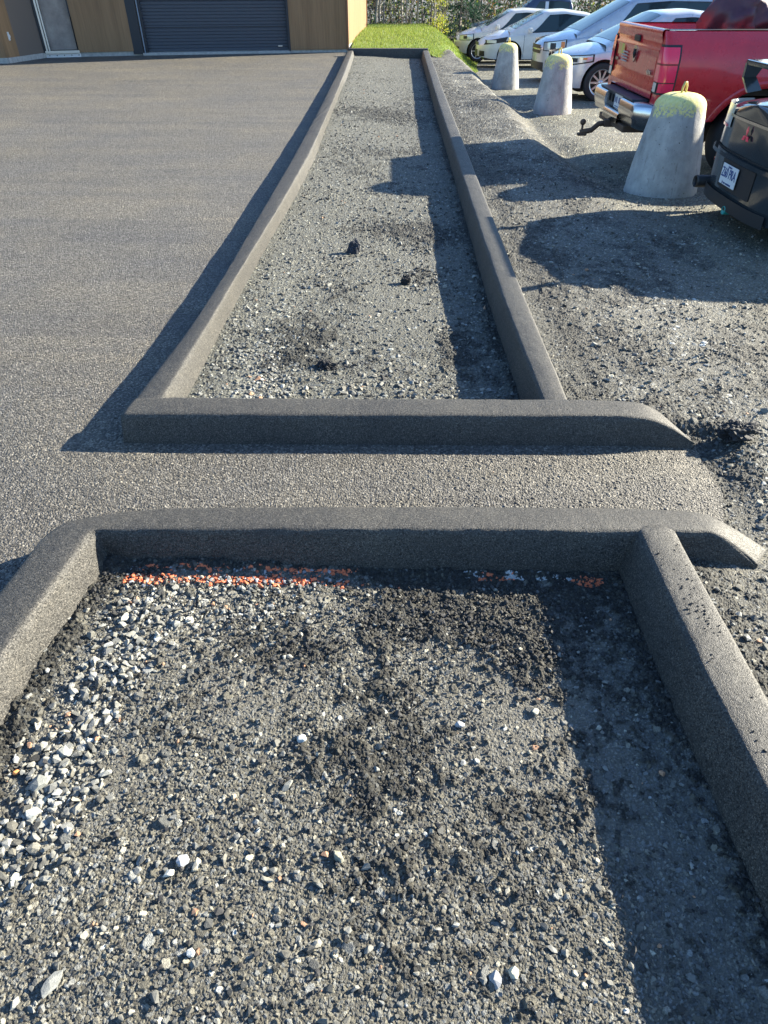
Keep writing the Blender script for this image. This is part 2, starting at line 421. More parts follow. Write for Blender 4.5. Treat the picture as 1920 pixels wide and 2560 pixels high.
# sprayed survey paint along the back kerb, lying on the stones that caught it
pn = fbm(x * 25, y * 60, 231, 3); pn2 = fbm(x * 90, y * 90, 232, 2)
paint = ((np.abs(y - 1.795 - .008 * pn) < .006) & (x > -.93) & (x < -.10) & (pn > .38) & (pn2 > .42)) | \
        ((np.abs(y - 1.735 - .01 * pn) < .020 * (.4 + pn2)) & (x > -.97) & (x < -.30) & (pn2 > .44) & (pn > .42)) | \
        ((np.abs(y - 1.79) < .016) & (x > .35) & (x < .50) & (pn2 > .56)) | ((np.hypot((x - .78) / (.035 + .05 * pn), (y - 1.772) / .024) < 1) & (pn2 > .50))
C = np.where(paint[:, None], ORANGE * (.55 + .5 * pn[:, None]), C)
wp = ((np.abs(y - 1.80) < .02) & (x > .30) & (x < .72) & (pn > .55) & (pn2 > .5))
C = np.where(wp[:, None], np.array([.42, .43, .42]), C)
V, F, C = merge([add_patch('b', X, Y, Z, C)])
o = new_obj('planting_bed', mesh_np('near_bed', V, F, C, smooth=False), M_GRAVEL)
tag(o, kind='stuff', label='crushed stone and asphalt crumbs filling the near kerb frame', cat='gravel')
def near_base(px, py):
    a = np.array([px], float); b = np.array([py], float)
    return float((.008 - .058 * sstep(-1.0, .75, a) + .02 * (fbm(a * 2.2, b * 2.2, 221, 3) - .5) + .012 * np.exp(-((a - .93) / .06) ** 2))[0])

# ------------------------------------------------------------------ far planting bed
ys = yrows(2.80, 22.6, .40, .005, .022)
U = np.linspace(0, 1, 330)
xl = xs_at(FAR_L_IN, ys) - .03; xr = xs_at(FAR_R_IN, ys) + .03
X = xl[:, None] * (1 - U) + xr[:, None] * U; Y = np.repeat(ys[:, None], len(U), 1); x, y = X.ravel(), Y.ravel()
n1 = fbm(x * 2.0, y * 1.5, 501, 4); n2 = fbm(x * 7, y * 5, 505, 3)
dk = 1.1 * blob(x, y, -.45, 3.85, .3, .3) + .75 * blob(x, y, .05, 6.2, .5, .25) + .6 * blob(x, y, .3, 6.3, .25, .5) + .8 * blob(x, y, -.5, 3.5, .35, .12) \
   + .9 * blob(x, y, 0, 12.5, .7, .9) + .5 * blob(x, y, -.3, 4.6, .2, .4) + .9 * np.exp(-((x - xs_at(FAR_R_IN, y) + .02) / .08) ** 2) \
   + .8 * blob(x, y, .30, 5.1, .12, .2) + .6 * blob(x, y, -.4, 8.5, .3, .5) + .6 * blob(x, y, 0, 9.5, .5, .3) + .6 * blob(x, y, .45, 3.6, .15, .4)
n3 = fbm(x * 22, y * 12, 507, 3)
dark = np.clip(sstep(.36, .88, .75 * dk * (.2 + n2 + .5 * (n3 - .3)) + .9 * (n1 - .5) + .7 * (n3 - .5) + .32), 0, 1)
light = np.clip(.9 * blob(x, y, -.70, 3.3, .2, .5) + .6 * blob(x, y, -.72, 4.3, .2, 1.0) + .35 * sstep(.5, .7, n1) + .5 * np.exp(-((y - 2.95) / .08) ** 2), 0, 1) * (1 - dark * .6)
fines = np.clip(sstep(.42, .65, fbm(x * 1.5, y * 1.2, 511, 3)), 0, 1) * (1 - dark)
base = .012 - .058 * sstep(-.8, .7, x) + .018 * (fbm(x * 1.4, y * 1.4, 521, 3) - .5)
base = base + .05 * np.exp(-((x - xl.mean()) / .2) ** 2) * 0
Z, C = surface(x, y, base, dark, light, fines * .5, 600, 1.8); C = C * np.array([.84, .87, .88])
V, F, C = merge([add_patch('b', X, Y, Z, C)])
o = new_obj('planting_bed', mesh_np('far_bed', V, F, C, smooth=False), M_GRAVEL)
tag(o, kind='stuff', label='long strip of grey gravel inside the far kerb frame', cat='gravel')

# ------------------------------------------------------------------ loose stones (angular hulls merged into one mesh per bed)
def hull(seed, n=13, flat=.6):
    rr = random.Random(seed); bm = bmesh.new()
    for i in range(n):
        v = Vector((rr.gauss(0, 1), rr.gauss(0, 1), rr.gauss(0, 1))).normalized() * rr.uniform(.8, 1.05)
        bm.verts.new(v)
    bmesh.ops.convex_hull(bm, input=bm.verts[:])
    for v in [v for v in bm.verts if not v.link_faces]: bm.verts.remove(v)
    bmesh.ops.triangulate(bm, faces=bm.faces)
    bm.verts.ensure_lookup_table(); bm.verts.index_update()
    V = np.array([v.co[:] for v in bm.verts]); F = np.array([[v.index for v in f.verts] for f in bm.faces]); bm.free()
    return V, F
HULLS = [hull(i, 11 + i % 6) for i in range(28)]
def scatter(name, pts, radii, cols, seed, label, cat='gravel'):
    rng = np.random.default_rng(seed); Vs = []; Fs = []; Cs = []; o = 0
    for (px, py, pz), r, c in zip(pts, radii, cols):
        v, f = HULLS[int(rng.integers(len(HULLS)))]
        s = np.array([rng.uniform(.8, 1.35), rng.uniform(.6, 1.0), rng.uniform(.38, .8)]) * r
        q = Matrix.Rotation(rng.uniform(0, 6.283), 3, 'Z') @ Matrix.Rotation(rng.normal(0, .35), 3, 'X') @ Matrix.Rotation(rng.normal(0, .35), 3, 'Y')
        vv = (v * s) @ np.array(q).T + np.array([px, py, pz + s[2] * .35])
        Vs.append(vv); Fs.append(f + o); o += len(v); Cs.append(np.tile(c, (len(v), 1)))
    me = mesh_np(name, np.concatenate(Vs), np.concatenate(Fs), np.concatenate(Cs), False, 3)
    ob = new_obj(name, me, M_STONE); tag(ob, kind='stuff', label=label, cat=cat); return ob
def rand_tone(rng, n, light=0.0):
    t = rng.random(n); g = .08 + .18 * t ** 1.6 + light * (.0 + .22 * rng.random(n) ** 1.9)
    g = np.where(rng.random(n) < .10, .03 + .03 * t, g)
    hue = rng.random((n, 1))
    c = g[:, None] * (hue * np.array([1.10, 1.04, .84]) + (1 - hue) * np.array([1.0, 1.02, .96]))
    odd = rng.random(n) < .012
    c[odd] = np.array([.42, .24, .14])
    return np.clip(c, .02, .8)
rng = np.random.default_rng(5)
P = []; RD = []; CC = []
# pale band
for k in range(1250):
    i = rng.integers(len(LIGHT_BAND) - 1); t = rng.random(); a = LIGHT_BAND[i]; b = LIGHT_BAND[i + 1]
    px = a[0] + (b[0] - a[0]) * t + rng.normal(0, .07); py = a[1] + (b[1] - a[1]) * t + rng.normal(0, .06)
    if px < -1.09 - (1.8 - py) * .04 or py > 1.78: continue
    P.append((px, py, near_base(px, py) + .004)); RD.append(.004 + .016 * rng.random() ** 2.6); CC.append(1)
for k in range(650):
    px = rng.normal(-.55, .22); py = rng.normal(1.62, .07)
    if px < -1.02 or py > 1.79 or py < .3: continue
    P.append((px, py, near_base(px, py) + .004)); RD.append(.004 + .009 * rng.random() ** 2); CC.append(1)
for k in range(2600):
    px = rng.uniform(-1.1, .88); py = rng.uniform(.3, 1.78)
    P.append((px, py, near_base(px, py) + .003)); RD.append(.003 + .009 * rng.random() ** 3); CC.append(0)
for k in range(500):
    px = rng.uniform(-1.1, .0); py = rng.uniform(.3, 1.1)
    P.append((px, py, near_base(px, py) + .003)); RD.append(.004 + .012 * rng.random() ** 2.5); CC.append(0)
cols = rand_tone(rng, len(P), np.array(CC) * .75)
scatter('loose_gravel', P, RD, cols, 21, 'loose pale crushed stones strewn over the near bed')
# stones that caught the orange survey paint
P = []; RD = []; CO = []
for k in range(360):
    px = rng.uniform(-.97, -.14) if k < 230 else rng.normal(-.42, .14); py = rng.normal(1.735, .016) if k % 3 else rng.normal(1.792, .006)
    P.append((px, py, near_base(px, py) + .004)); RD.append(.0035 + .009 * rng.random() ** 1.4)
    CO.append(ORANGE * rng.uniform(.6, 1.0) if rng.random() < .62 else np.array([.30, .31, .32]) * rng.uniform(.6, 1.2))
for k in range(26):
    px = rng.normal(.80, .035); py = rng.normal(1.772, .012)
    P.append((px, py, near_base(px, py) + .006)); RD.append(.003 + .004 * rng.random()); CO.append(ORANGE * rng.uniform(.6, 1.0))
scatter('painted_gravel', P, RD, CO, 22, 'gravel stones sprayed with orange survey paint along the kerb')
P = []; RD = []; CC = []
for k in range(6500):
    py = 2.95 + 14 * rng.random() ** 2.0; px = rng.uniform(xs_at(FAR_L_IN, py) + .06, xs_at(FAR_R_IN, py) - .06)
    P.append((px, py, .012 - .058 * float(sstep(-.8, .7, px)))); RD.append(.006 + .017 * rng.random() ** 2.4); CC.append(0)
for k in range(900):
    py = 2.95 + abs(rng.normal(0, .5)); px = rng.normal(-.70, .12)
    if px < -.98: continue
    P.append((px, py, .012)); RD.append(.006 + .012 * rng.random() ** 2); CC.append(1)
scatter('loose_gravel', P, RD, rand_tone(rng, len(P), np.array(CC) * .8), 23, 'loose crushed stones strewn along the far bed')
P = []; RD = []
for k in range(5200):
    py = .4 + 9 * rng.random() ** 1.5; px = 1.15 + 2.2 * rng.random() ** 1.3
    if 1.75 < py < 2.85 and px < 1.56: continue
    P.append([px, py, 0]); RD.append(.005 + .014 * rng.random() ** 2.4)
A = np.array(P); A[:, 2] = terrain(A[:, 0], A[:, 1]) + .001
scatter('loose_gravel', A, RD, rand_tone(rng, len(P), .35), 24, 'loose crushed stones strewn on the shoulder right of the kerbs')
P = []; RD = []
for k in range(260):
    py = rng.uniform(1.5, 9); px = (xs_at(FAR_L_OUT, py) if py > 2.8 else -1.38) - .08 - abs(rng.normal(0, .35))
    if 2.2 < py < 2.6: px = rng.uniform(-1.6, 1.45)
    P.append((px, py, .0)); RD.append(.0025 + .005 * rng.random() ** 2.4)
scatter('loose_gravel', P, RD, rand_tone(rng, len(P), .3), 27, 'a few small stones kicked onto the asphalt')
# bitumen crumbs dropped on kerb tops and over the beds
P = []; RD = []
for k in range(190):
    if k < 90: px, py, pz = rng.normal(1.035, .02), rng.normal(1.50, .08), KH
    elif k < 120: px, py, pz = rng.uniform(.98, 1.08), rng.uniform(.9, 1.85), KH
    else: px, py, pz = rng.uniform(.0, 1.15), rng.uniform(2.74, 2.85), KH
    if pz == KH and py < 2 and not (.985 < px < 1.085): continue
    P.append((px, py, pz - .0012)); RD.append(.0016 + .0045 * rng.random() ** 2)
scatter('asphalt_crumbs', P, RD, np.tile([.03, .03, .03], (len(P), 1)), 25, 'black asphalt crumbs dropped on the kerb tops')
P = []; RD = []
blobs = [(.47, 1.42, .14, .10, 420), (.15, 1.58, .18, .08, 260), (-.1, 1.1, .5, .35, 600), (-.30, 1.42, .13, .06, 200), (.3, 1.62, .35, .07, 420), (-.98, 1.70, .08, .07, 180), (.10, 1.15, .15, .12, 60), (.93, 1.2, .025, .45, 260)]
for bx, by, sx, sy, n in blobs:
    for k in range(n):
        px, py = rng.normal(bx, sx), rng.normal(by, sy)
        if py > 1.83 or px > .93 or px < -1.1 or py < .3: continue
        P.append((px, py, near_base(px, py) + .006 + .008 * rng.random())); RD.append(.003 + .009 * rng.random() ** 2.5)
for k in range(5200):
    px, py = rng.uniform(-1.05, .90), .3 + 1.5 * rng.random()
    q = float(fbm(np.array([px * 4.5]), np.array([py * 4.5]), 950, 3)[0])
    if rng.random() > (q - .33) * 3.2 or (px < -.62 and rng.random() < .7): continue
    P.append((px, py, near_base(px, py) + .003 + .005 * rng.random())); RD.append(.0022 + .006 * rng.random() ** 2.2)
scatter('asphalt_crumbs', P, RD, np.tile([.035, .034, .033], (len(P), 1)) * rng.uniform(.7, 1.4, (len(P), 1)), 26, 'clumps of black asphalt crumbs in the near bed')

P = []; RD = []
FB = [(.05, 6.25, .35, .16, 240), (.32, 6.1, .18, .3, 160), (-.45, 3.85, .22, .22, 260), (-.5, 3.45, .3, .08, 140), (.45, 3.6, .12, .3, 120), (0, 12.5, .5, .5, 200), (-.4, 8.5, .3, .4, 120), (.2, 9.6, .4, .3, 120), (.3, 5.0, .12, .15, 60), (-.3, 4.7, .3, .3, 100)]
FB += [(-.05, y_, .5, .9, 150) for y_ in (4.5, 5.6, 7.0, 8.6, 10.5, 13.5, 16.5)]
for bx, by, sx, sy, n in FB:
    for k in range(int(n * 1.6)):
        px, py = rng.normal(bx, sx), rng.normal(by, sy)
        if not (xs_at(FAR_L_IN, py) + .08 < px < xs_at(FAR_R_IN, py) - .06) or py < 2.95: continue
        P.append((px, py, .014 - .058 * float(sstep(-.8, .7, px)))); RD.append(.005 + .014 * rng.random() ** 2.4)
scatter('asphalt_crumbs', P, RD, np.tile([.035, .034, .033], (len(P), 1)) * rng.uniform(.7, 1.4, (len(P), 1)), 28, 'black asphalt crumbs strewn in flat clusters over the far bed')

# distinctive single stones
def one_stone(name, px, py, pz, sx, sy, sz, rz, col, label, cat, seed, rough=False):
    v, f = hull(900 + seed, 22)
    if rough:
        bm = bmesh.new(); bmesh.ops.create_icosphere(bm, subdivisions=5, radius=1); v = np.array([q.co[:] for q in bm.verts]); f = np.array([[q.index for q in p.verts] for p in bm.faces]); bm.free()
        v = v * (1 + .9 * (fbm(v[:, 0] * 2.2 + 9, v[:, 1] * 2.2 + v[:, 2] * 1.9, seed, 3) - .5) + .55 * (fbm(v[:, 0] * 8 + v[:, 2] * 5, v[:, 1] * 8 - v[:, 2] * 6, seed + 5, 2) - .5))[:, None]
    me = mesh_np(name, v * np.array([sx, sy, sz]), f, np.tile(col, (len(v), 1)), False, 3)
    ob = new_obj(name, me, M_STONE); ob.location = (px, py, pz + sz * .55); ob.rotation_euler = (random.uniform(-.15, .15), random.uniform(-.15, .15), rz)
    if rough: return tag(ob, label, cat)
    md = ob.modifiers.new('edge', 'BEVEL'); md.width = min(sx, sz) * .09; md.segments = 2
    return tag(ob, label, cat)
ST = [  # px, py of the photo turned into metres
 (-.245, 1.083, .017, .016, .012, .3, (.46, .48, .46), 'pale rounded stone alone near the middle of the near bed'),
 (-1.036, .966, .011, .009, .007, .2, (.60, .25, .08), 'small orange stone at the left edge of the near bed'),
 (-.955, .932, .030, .025, .015, .6, (.24, .245, .22), 'broad grey stone among the white ones, above the whitest stone'),
 (-.925, 1.03, .030, .022, .012, -.4, (.27, .275, .25), 'wide flat grey stone at the top of the pale band'),
 (-.94, .85, .028, .018, .014, .1, (.58, .57, .50), 'whitest stone of the pale band by the left kerb'),
 (-.118, .748, .024, .014, .012, -.5, (.30, .29, .22), 'olive grey block with sharp corners in the lower middle'),
 (-.513, .732, .018, .020, .012, .2, (.36, .375, .39), 'smooth blue grey stone, middle one of a close trio'),
 (-.540, .700, .017, .011, .009, .3, (.55, .54, .47), 'cream flat stone just below the smooth blue grey one'),
 (-.475, .722, .010, .022, .009, -.2, (.42, .38, .29), 'upright sliver beside the smooth blue grey stone'),
 (-.74, .465, .018, .032, .010, -.5, (.22, .225, .21), 'dark pointed slab near the bottom left corner'),
 (-.445, .527, .013, .011, .009, .4, (.52, .53, .51), 'small white pebble near the bottom edge left of centre'),
 (-.270, .942, .024, .012, .008, .9, (.25, .25, .22), 'long grey slab lying diagonally below the pale rounded stone'),
 (.232, 1.147, .018, .014, .010, -.3, (.36, .37, .38), 'banded pale grey slab right of the dark clumps'),
 (.475, 1.195, .013, .014, .012, .2, (.56, .53, .42), 'cream chip beside the largest dark clump'),
 (-1.05, .735, .030, .020, .016, .1, (.30, .30, .27), 'large grey stone cut by the left edge of the photo'),
 (.255, .485, .015, .022, .010, .1, (.29, .30, .31), 'oval grey pebble near the bottom right of centre'),
 (.30, .500, .014, .015, .009, .5, (.50, .49, .38), 'cream pebble right of the oval grey one'),
 (-.415, .905, .010, .009, .008, .4, (.40, .33, .24), 'tan pebble left of the long diagonal slab'),
]
for i, (a, b, sx, sy, sz, rz, c, lb) in enumerate(ST):
    one_stone('stone', a, b, near_base(a, b) + .004, sx, sy, sz, rz, c, lb, 'stone', i)
DK = (.022, .022, .024)
one_stone('asphalt_lump', 1.72, 2.72, float(terrain(np.array([1.72]), np.array([2.72]))[0]), .095, .06, .05, .2, DK, 'big black asphalt lump on the gravel right of the walkway', 'asphalt lump', 40, True)
one_stone('asphalt_lump', -.245, 5.50, -.008, .050, .030, .060, .4, (.035, .04, .055), 'pointed blue black lump standing in the far bed', 'asphalt lump', 41, True)
one_stone('asphalt_lump', .165, 4.86, -.03, .035, .03, .045, .1, DK, 'small black lump right of the pointed one in the far bed', 'asphalt lump', 42, True)
one_stone('asphalt_lump', -.33, 3.45, -.008, .06, .035, .035, .1, DK, 'flat black lump close behind the crosswise kerb', 'asphalt lump', 43, True)

# ------------------------------------------------------------------ extruded asphalt kerbs
def kerb(name, A, Bp, mat_, parent, h=KH, bA=.035, bB=.035, hs=None, step=.02, seed=0, zb=-.11, tilt=0.0, smo=3):
    """sweep between two paired top edges A and Bp; bA/bB = batter at the foot of each side"""
    A = np.array(A, float); Bp = np.array(Bp, float)
    mid = (A + Bp) / 2; s = np.concatenate([[0], np.cumsum(np.hypot(*np.diff(mid, axis=0).T))])
    n = max(8, int(s[-1] / step)); t = np.linspace(0, s[-1], n)
    def sm(P):
        Q = np.stack([np.interp(t, s, P[:, 0]), np.interp(t, s, P[:, 1])], -1)
        for _ in range(smo):
            Q[1:-1] = .25 * Q[:-2] + .5 * Q[1:-1] + .25 * Q[2:]
        return Q
    a, b = sm(A), sm(Bp)
    H = np.full(n, h) if hs is None else np.interp(t / s[-1], [q[0] for q in hs], [q[1] for q in hs])
    if hs is not None:
        for _ in range(3): H[1:-1] = .25 * H[:-2] + .5 * H[1:-1] + .25 * H[2:]
    wob = .004 * (fbm(t * 2.5, t * 0 + seed, 700 + seed, 3) - .5) * 2
    side = (b - a); wdt = np.hypot(side[:, 0], side[:, 1]); side = side / wdt[:, None]
    EN = (fbm(np.repeat(t[:, None], 18, 1) * 9, np.arange(18)[None, :] * 1.7 + np.zeros((n, 1)) + seed, 720 + seed, 4) - .5) * 2 * .0036
    rows = []
    for i in range(n):
        hh = H[i] + wob[i]; k = max(hh / h, .02); W = wdt[i]; r = .011 * k
        prof = [(-bA * k - .002, zb), (-bA * k - .002, 0), (-bA * k * .5, hh * .45), (-bA * k * .16 - .004, hh * .80), (-.003, hh - .8 * r - .004 * k), (.004, hh - .42 * r), (r, hh - .12 * r), (r + .018, hh),
                (W * .35, hh + .002), (W * .65, hh + .002), (W - r - .018, hh), (W - r, hh - .12 * r), (W - .004, hh - .42 * r), (W + .003, hh - .8 * r - .004 * k), (W + bB * k * .16 + .004, hh * .80), (W + bB * k * .5, hh * .45), (W + bB * k + .002, 0), (W + bB * k + .002, zb)]
        e = EN[i]; prof = [(p[0], p[1] - tilt * min(1, max(0, 1 - p[0] / W)) * (p[1] / h if p[1] > 0 else 0)) for p in prof]
        rows.append([(a[i][0] + side[i][0] * (p[0] + e[j]), a[i][1] + side[i][1] * (p[0] + e[j]), p[1] + e[j] * .5) for j, p in enumerate(prof)])
    mb = MB(); mb.grid(rows)
    bm = mb.bm; bm.verts.ensure_lookup_table(); m = len(rows[0])
    bm.faces.new([bm.verts[j] for j in range(m)]); bm.faces.new([bm.verts[(n - 1) * m + j] for j in range(m)][::-1])
    return mb.build(name, mat_, parent)
fr = empty('kerb_frame', (0, 0, 0), label='long kerb frame running from the walkway back to the building', cat='kerb')
kerb('side_kerb', FAR_L_OUT, FAR_L_IN, M_KERB, fr, h=KH - .003, seed=1, tilt=.014, bB=.045, smo=1600)
kerb('side_kerb', FAR_R_OUT, FAR_R_IN, M_KERB, fr, h=KH - .004, seed=2, smo=1600)
kerb('front_kerb', [(-1.255, 2.715), (-1.10, 2.71), (-.6, 2.705), (.3, 2.70), (1.0, 2.695), (1.25, 2.688), (1.50, 2.66)],
     [(-1.235, 2.88), (-1.10, 2.875), (-.6, 2.865), (.3, 2.86), (1.0, 2.85), (1.25, 2.835), (1.45, 2.82)], M_KERB, fr,
     hs=[(0, KH * .95), (.06, KH), (.885, KH), (.925, KH * .93), (.965, KH * .58), (1, .006)], bA=.045, seed=3)
kerb('end_kerb', [(-1.0, 22.62), (0, 22.60), (1.24, 22.62)], [(-1.0, 22.42), (0, 22.40), (1.24, 22.42)], M_KERB, fr, h=KH + .04, seed=4)
fr2 = empty('kerb_frame', (0, 0, 0), label='near kerb frame around the gravel bed in front of the walkway', cat='kerb')
OUT = [(1.50, 1.90), (1.22, 2.00), (.9, 2.02), (.3, 2.025), (-.4, 2.025), (-.87, 2.02), (-1.06, 1.99), (-1.235, 1.935), (-1.285, 1.83), (-1.295, 1.70), (-1.32, 1.5), (-1.345, 1.3), (-1.37, 1.0), (-1.40, .6), (-1.42, -.4)]
INN = [(1.42, 1.80), (1.22, 1.86), (.9, 1.865), (.3, 1.87), (-.4, 1.87), (-.8, 1.87), (-1.0, 1.87), (-1.10, 1.868), (-1.105, 1.80), (-1.12, 1.68), (-1.145, 1.5), (-1.17, 1.3), (-1.19, 1.0), (-1.22, .6), (-1.24, -.4)]
kerb('back_kerb', OUT, INN, M_KERB, fr2, hs=[(0, .008), (.022, KH * .62), (.040, KH * .95), (.055, KH), (1, KH)], bA=.05, bB=.045, seed=5, tilt=.014)
kerb('side_kerb', [(1.095, 1.89), (1.10, 1.5), (1.107, 1.2), (1.12, .8), (1.14, .3), (1.15, -.4)], [(.957, 1.89), (.958, 1.5), (.962, 1.2), (.98, .8), (1.0, .3), (1.0, -.4)], M_KERB, fr2, h=KH - .004, bB=.05, seed=6)

# ------------------------------------------------------------------ building
def wood_mat():
    m = mat('wood_cladding', rough=.55); co = objco(m)
    s = noise(m, objco(m, (14, 14, .55)), 2.2, 7, .62)
    c = ramp(m, s, [(.28, (.15, .085, .04)), (.5, (.25, .14, .065)), (.72, (.34, .20, .095))])
    c = mix(m, .5, c, ramp(m, noise(m, objco(m, (3.3, 3.3, .2)), 1.2, 3), [(.35, (.20, .115, .055)), (.65, (.32, .19, .095))]))
    L(m, c, B(m).inputs['Base Color'])
    setn(m, bump(m, noise(m, objco(m, (40, 40, 1.5)), 3, 5), .002, .6)); return m
M_WOOD = wood_mat()
M_DARK = mat('dark_metal', (.028, .034, .045), .42, .3)
M_SLATE = mat('garage_slat', (.060, .072, .095), .5, .2)
_n = bump(M_SLATE, noise(M_SLATE, objco(M_SLATE, (3, 3, 60)), 2, 4), .003, .8); setn(M_SLATE, _n)
M_CONC = mat('concrete', (.42, .41, .39), .85)
_c = ramp(M_CONC, noise(M_CONC, objco(M_CONC), 14, 6, .65), [(.3, (.30, .295, .28)), (.7, (.50, .49, .46))]); L(M_CONC, _c, B(M_CONC).inputs['Base Color'])
M_ALU = mat('aluminium', (.62, .63, .64), .35, .85)
M_BOARD = mat('particle_board', (.33, .27, .22), .8)
_c = ramp(M_BOARD, noise(M_BOARD, objco(M_BOARD), 2.2, 8, .7), [(.3, (.22, .19, .175)), (.5, (.34, .29, .25)), (.72, (.48, .42, .36))]); L(M_BOARD, _c, B(M_BOARD).inputs['Base Color'])
M_WHITE = mat('white_plastic', (.75, .75, .74), .45)
bld = empty('building', (-5, 24, 0), label='wood clad building with a dark overhead door behind the asphalt lot', cat='building')
def wl(pt): return (pt[0] + 5, pt[1] - 24)
def wall_quad(mb, a, b, z0, z1, th=.12, n=(0, -1), mi=0):
    """upright slab whose visible face runs a->b; thickness goes away from n"""
    a = Vector(wl(a)); b = Vector(wl(b)); off = -Vector(n) * th
    v = [(a.x, a.y, z0), (b.x, b.y, z0), (b.x + off.x, b.y + off.y, z0), (a.x + off.x, a.y + off.y, z0)]
    V = [mb.bm.verts.new(p) for p in v] + [mb.bm.verts.new((p[0], p[1], z1)) for p in v]
    for f in ((0, 1, 2, 3), (4, 5, 6, 7), (0, 1, 5, 4), (1, 2, 6, 5), (2, 3, 7, 6), (3, 0, 4, 7)):
        ff = mb.bm.faces.new([V[i] for i in f]); ff.material_index = mi
P_C = (-1.07, 23.72); P_B = (-2.76, 23.47); P_A = (-6.83, 22.72); P_D1 = (-8.50, 22.28); P_D0 = (-9.36, 22.02); P_W1 = (-9.60, 21.0); P_W0 = (-9.74, 20.55); P_L = (-16, 20.4); P_R = (-.64, 30.0)
fn = Vector((.184, -.983)); ev = (P_A[0] - P_B[0], P_A[1] - P_B[1]); 
H_ = 5.6
mb = MB(); wall_quad(mb, P_B, P_C, .07, H_, .25, fn); wall_quad(mb, P_D1, P_A, .10, H_, .25, fn); wall_quad(mb, P_A, P_B, 3.1, H_, .25, fn); wall_quad(mb, P_D0, P_D1, 2.5, H_, .25, fn)
mb.build('wall', M_WOOD, bld)
mb = MB(); wall_quad(mb, P_C, P_R, .16, H_, .25, (1, 0)); mb.build('wall', M_WOOD, bld)
mb = MB(); wall_quad(mb, P_W0, P_W1, .10, H_, .2, (.97, .2)); mb.build('wall', M_WOOD, bld)
mb = MB(); wall_quad(mb, P_W1, P_D0, .10, H_, .2, (.97, .2)); mb.build('wall_return', mat('grey_brown_cladding', (.15, .12, .10), .6), bld)
mb = MB(); wall_quad(mb, P_L, P_W0, .10, H_, .25, (0, -1)); mb.build('wall', M_WOOD, bld)
# foundation strip
def sh(p, n, d_): return (p[0] + n[0] * d_, p[1] + n[1] * d_)
for q in ((sh(P_D1, fn, -.03), sh(P_A, fn, -.03), -.1, .10, .2, fn), (sh(P_B, fn, -.03), sh(P_C, fn, -.03), -.1, .07, .2, fn),
          (sh(P_W0, (.97, .2), .04), sh(P_D0, (.97, .2), .04), -.1, .11, .2, (.97, .2)), (sh(P_L, (0, -1), .04), sh(P_W0, (0, -1), .04), -.1, .11, .2, (0, -1)),
          ((P_C[0] - .02, P_C[1]), (P_R[0] - .02, P_R[1]), -.2, .16, .2, (1, 0))):
    mb = MB(); wall_quad(mb, *q); mb.build('foundation', M_CONC, bld)
M_BLK0 = mat('joint_black', (.01, .01, .012), .7)
# overhead door: horizontal slats, jambs and sill
od = empty('overhead_door', (0, 0, 0)); od.parent = bld
mb = MB(); a = Vector(wl(P_A)); b = Vector(wl(P_B)); dr = (b - a); Ld = dr.length; dr.normalize(); n2_ = Vector((dr.y, -dr.x))
if n2_.y > 0: n2_ = -n2_
rows = []; z = .07
prof = []
while z < 3.1:
    prof += [(z, .0), (z + .006, .012), (z + .062, .012), (z + .068, .0)]; z += .076
for zz, o_ in prof:
    rows.append([(a.x + dr.x * s_ + n2_.x * (-.16 + o_), a.y + dr.y * s_ + n2_.y * (-.16 + o_), zz) for s_ in (.12, Ld - .0)])
mb.grid(rows, smooth=False); mb.build('slat_panel', M_SLATE, od)
def jamb(name, s0, s1, d0, d1, z0, z1, m_, par):
    mb = MB(); v = []
    for s_, d_ in ((s0, d0), (s1, d0), (s1, d1), (s0, d1)): v.append((a.x + dr.x * s_ + n2_.x * d_, a.y + dr.y * s_ + n2_.y * d_))
    V = [mb.bm.verts.new((p[0], p[1], z0)) for p in v] + [mb.bm.verts.new((p[0], p[1], z1)) for p in v]
    for f in ((0, 1, 2, 3), (4, 5, 6, 7), (0, 1, 5, 4), (1, 2, 6, 5), (2, 3, 7, 6), (3, 0, 4, 7)): mb.bm.faces.new([V[i] for i in f])
    return mb.build(name, m_, par)
jamb('jamb', -.28, -.003, -.10, .02, .03, 3.1, M_DARK, od); jamb('jamb', .003, .12, -.17, -.03, .05, 3.1, M_DARK, od)
jamb('track', .03, .06, -.03, .03, .05, 3.1, mat('blue_grey_metal', (.20, .25, .33), .4, .5), od); jamb('jamb', Ld - .03, Ld + .03, -.15, .015, .05, 3.1, M_DARK, od)
for k_ in (.62, 1.22, 1.82, 2.42):
    jamb('section_joint', .13, Ld - .03, -.155, -.146, k_, k_ + .012, M_BLK0, od)
jamb('threshold', -.02, Ld, -.14, .05, -.02, .055, M_CONC, od)
jamb('door_handle', Ld - .32, Ld - .20, -.14, -.11, .15, .175, M_ALU, od)
# unfinished entrance: board leaning in an aluminium frame
ed = empty('entrance_door', (0, 0, 0)); ed.parent = bld
a = Vector(wl(P_D0)); b = Vector(wl(P_D1)); dr = (b - a); Le = dr.length; dr.normalize(); n2_ = Vector((dr.y, -dr.x)); n2_ = -n2_ if n2_.y > 0 else n2_
jamb('door_board', .17, Le - .04, -.16, -.12, .16, 2.2, M_BOARD, ed)
jamb('frame', .0, .06, -.2, .03, .12, 2.5, M_DARK, ed); jamb('frame', .065, .11, -.1, .05, .12, 2.4, M_ALU, ed); jamb('frame', .13, .165, -.14, .02, .12, 2.4, M_ALU, ed)
jamb('frame', Le - .04, Le - .004, -.2, -.01, .9, 2.5, M_DARK, ed)
jamb('sill', .03, Le + .02, -.12, .06, .09, .15, M_ALU, ed); jamb('step', .02, Le + .03, -.12, .02, -.05, .085, M_WHITE, ed)
jamb('backing', .0, Le, -.30, -.24, .1, 2.5, M_DARK, ed)
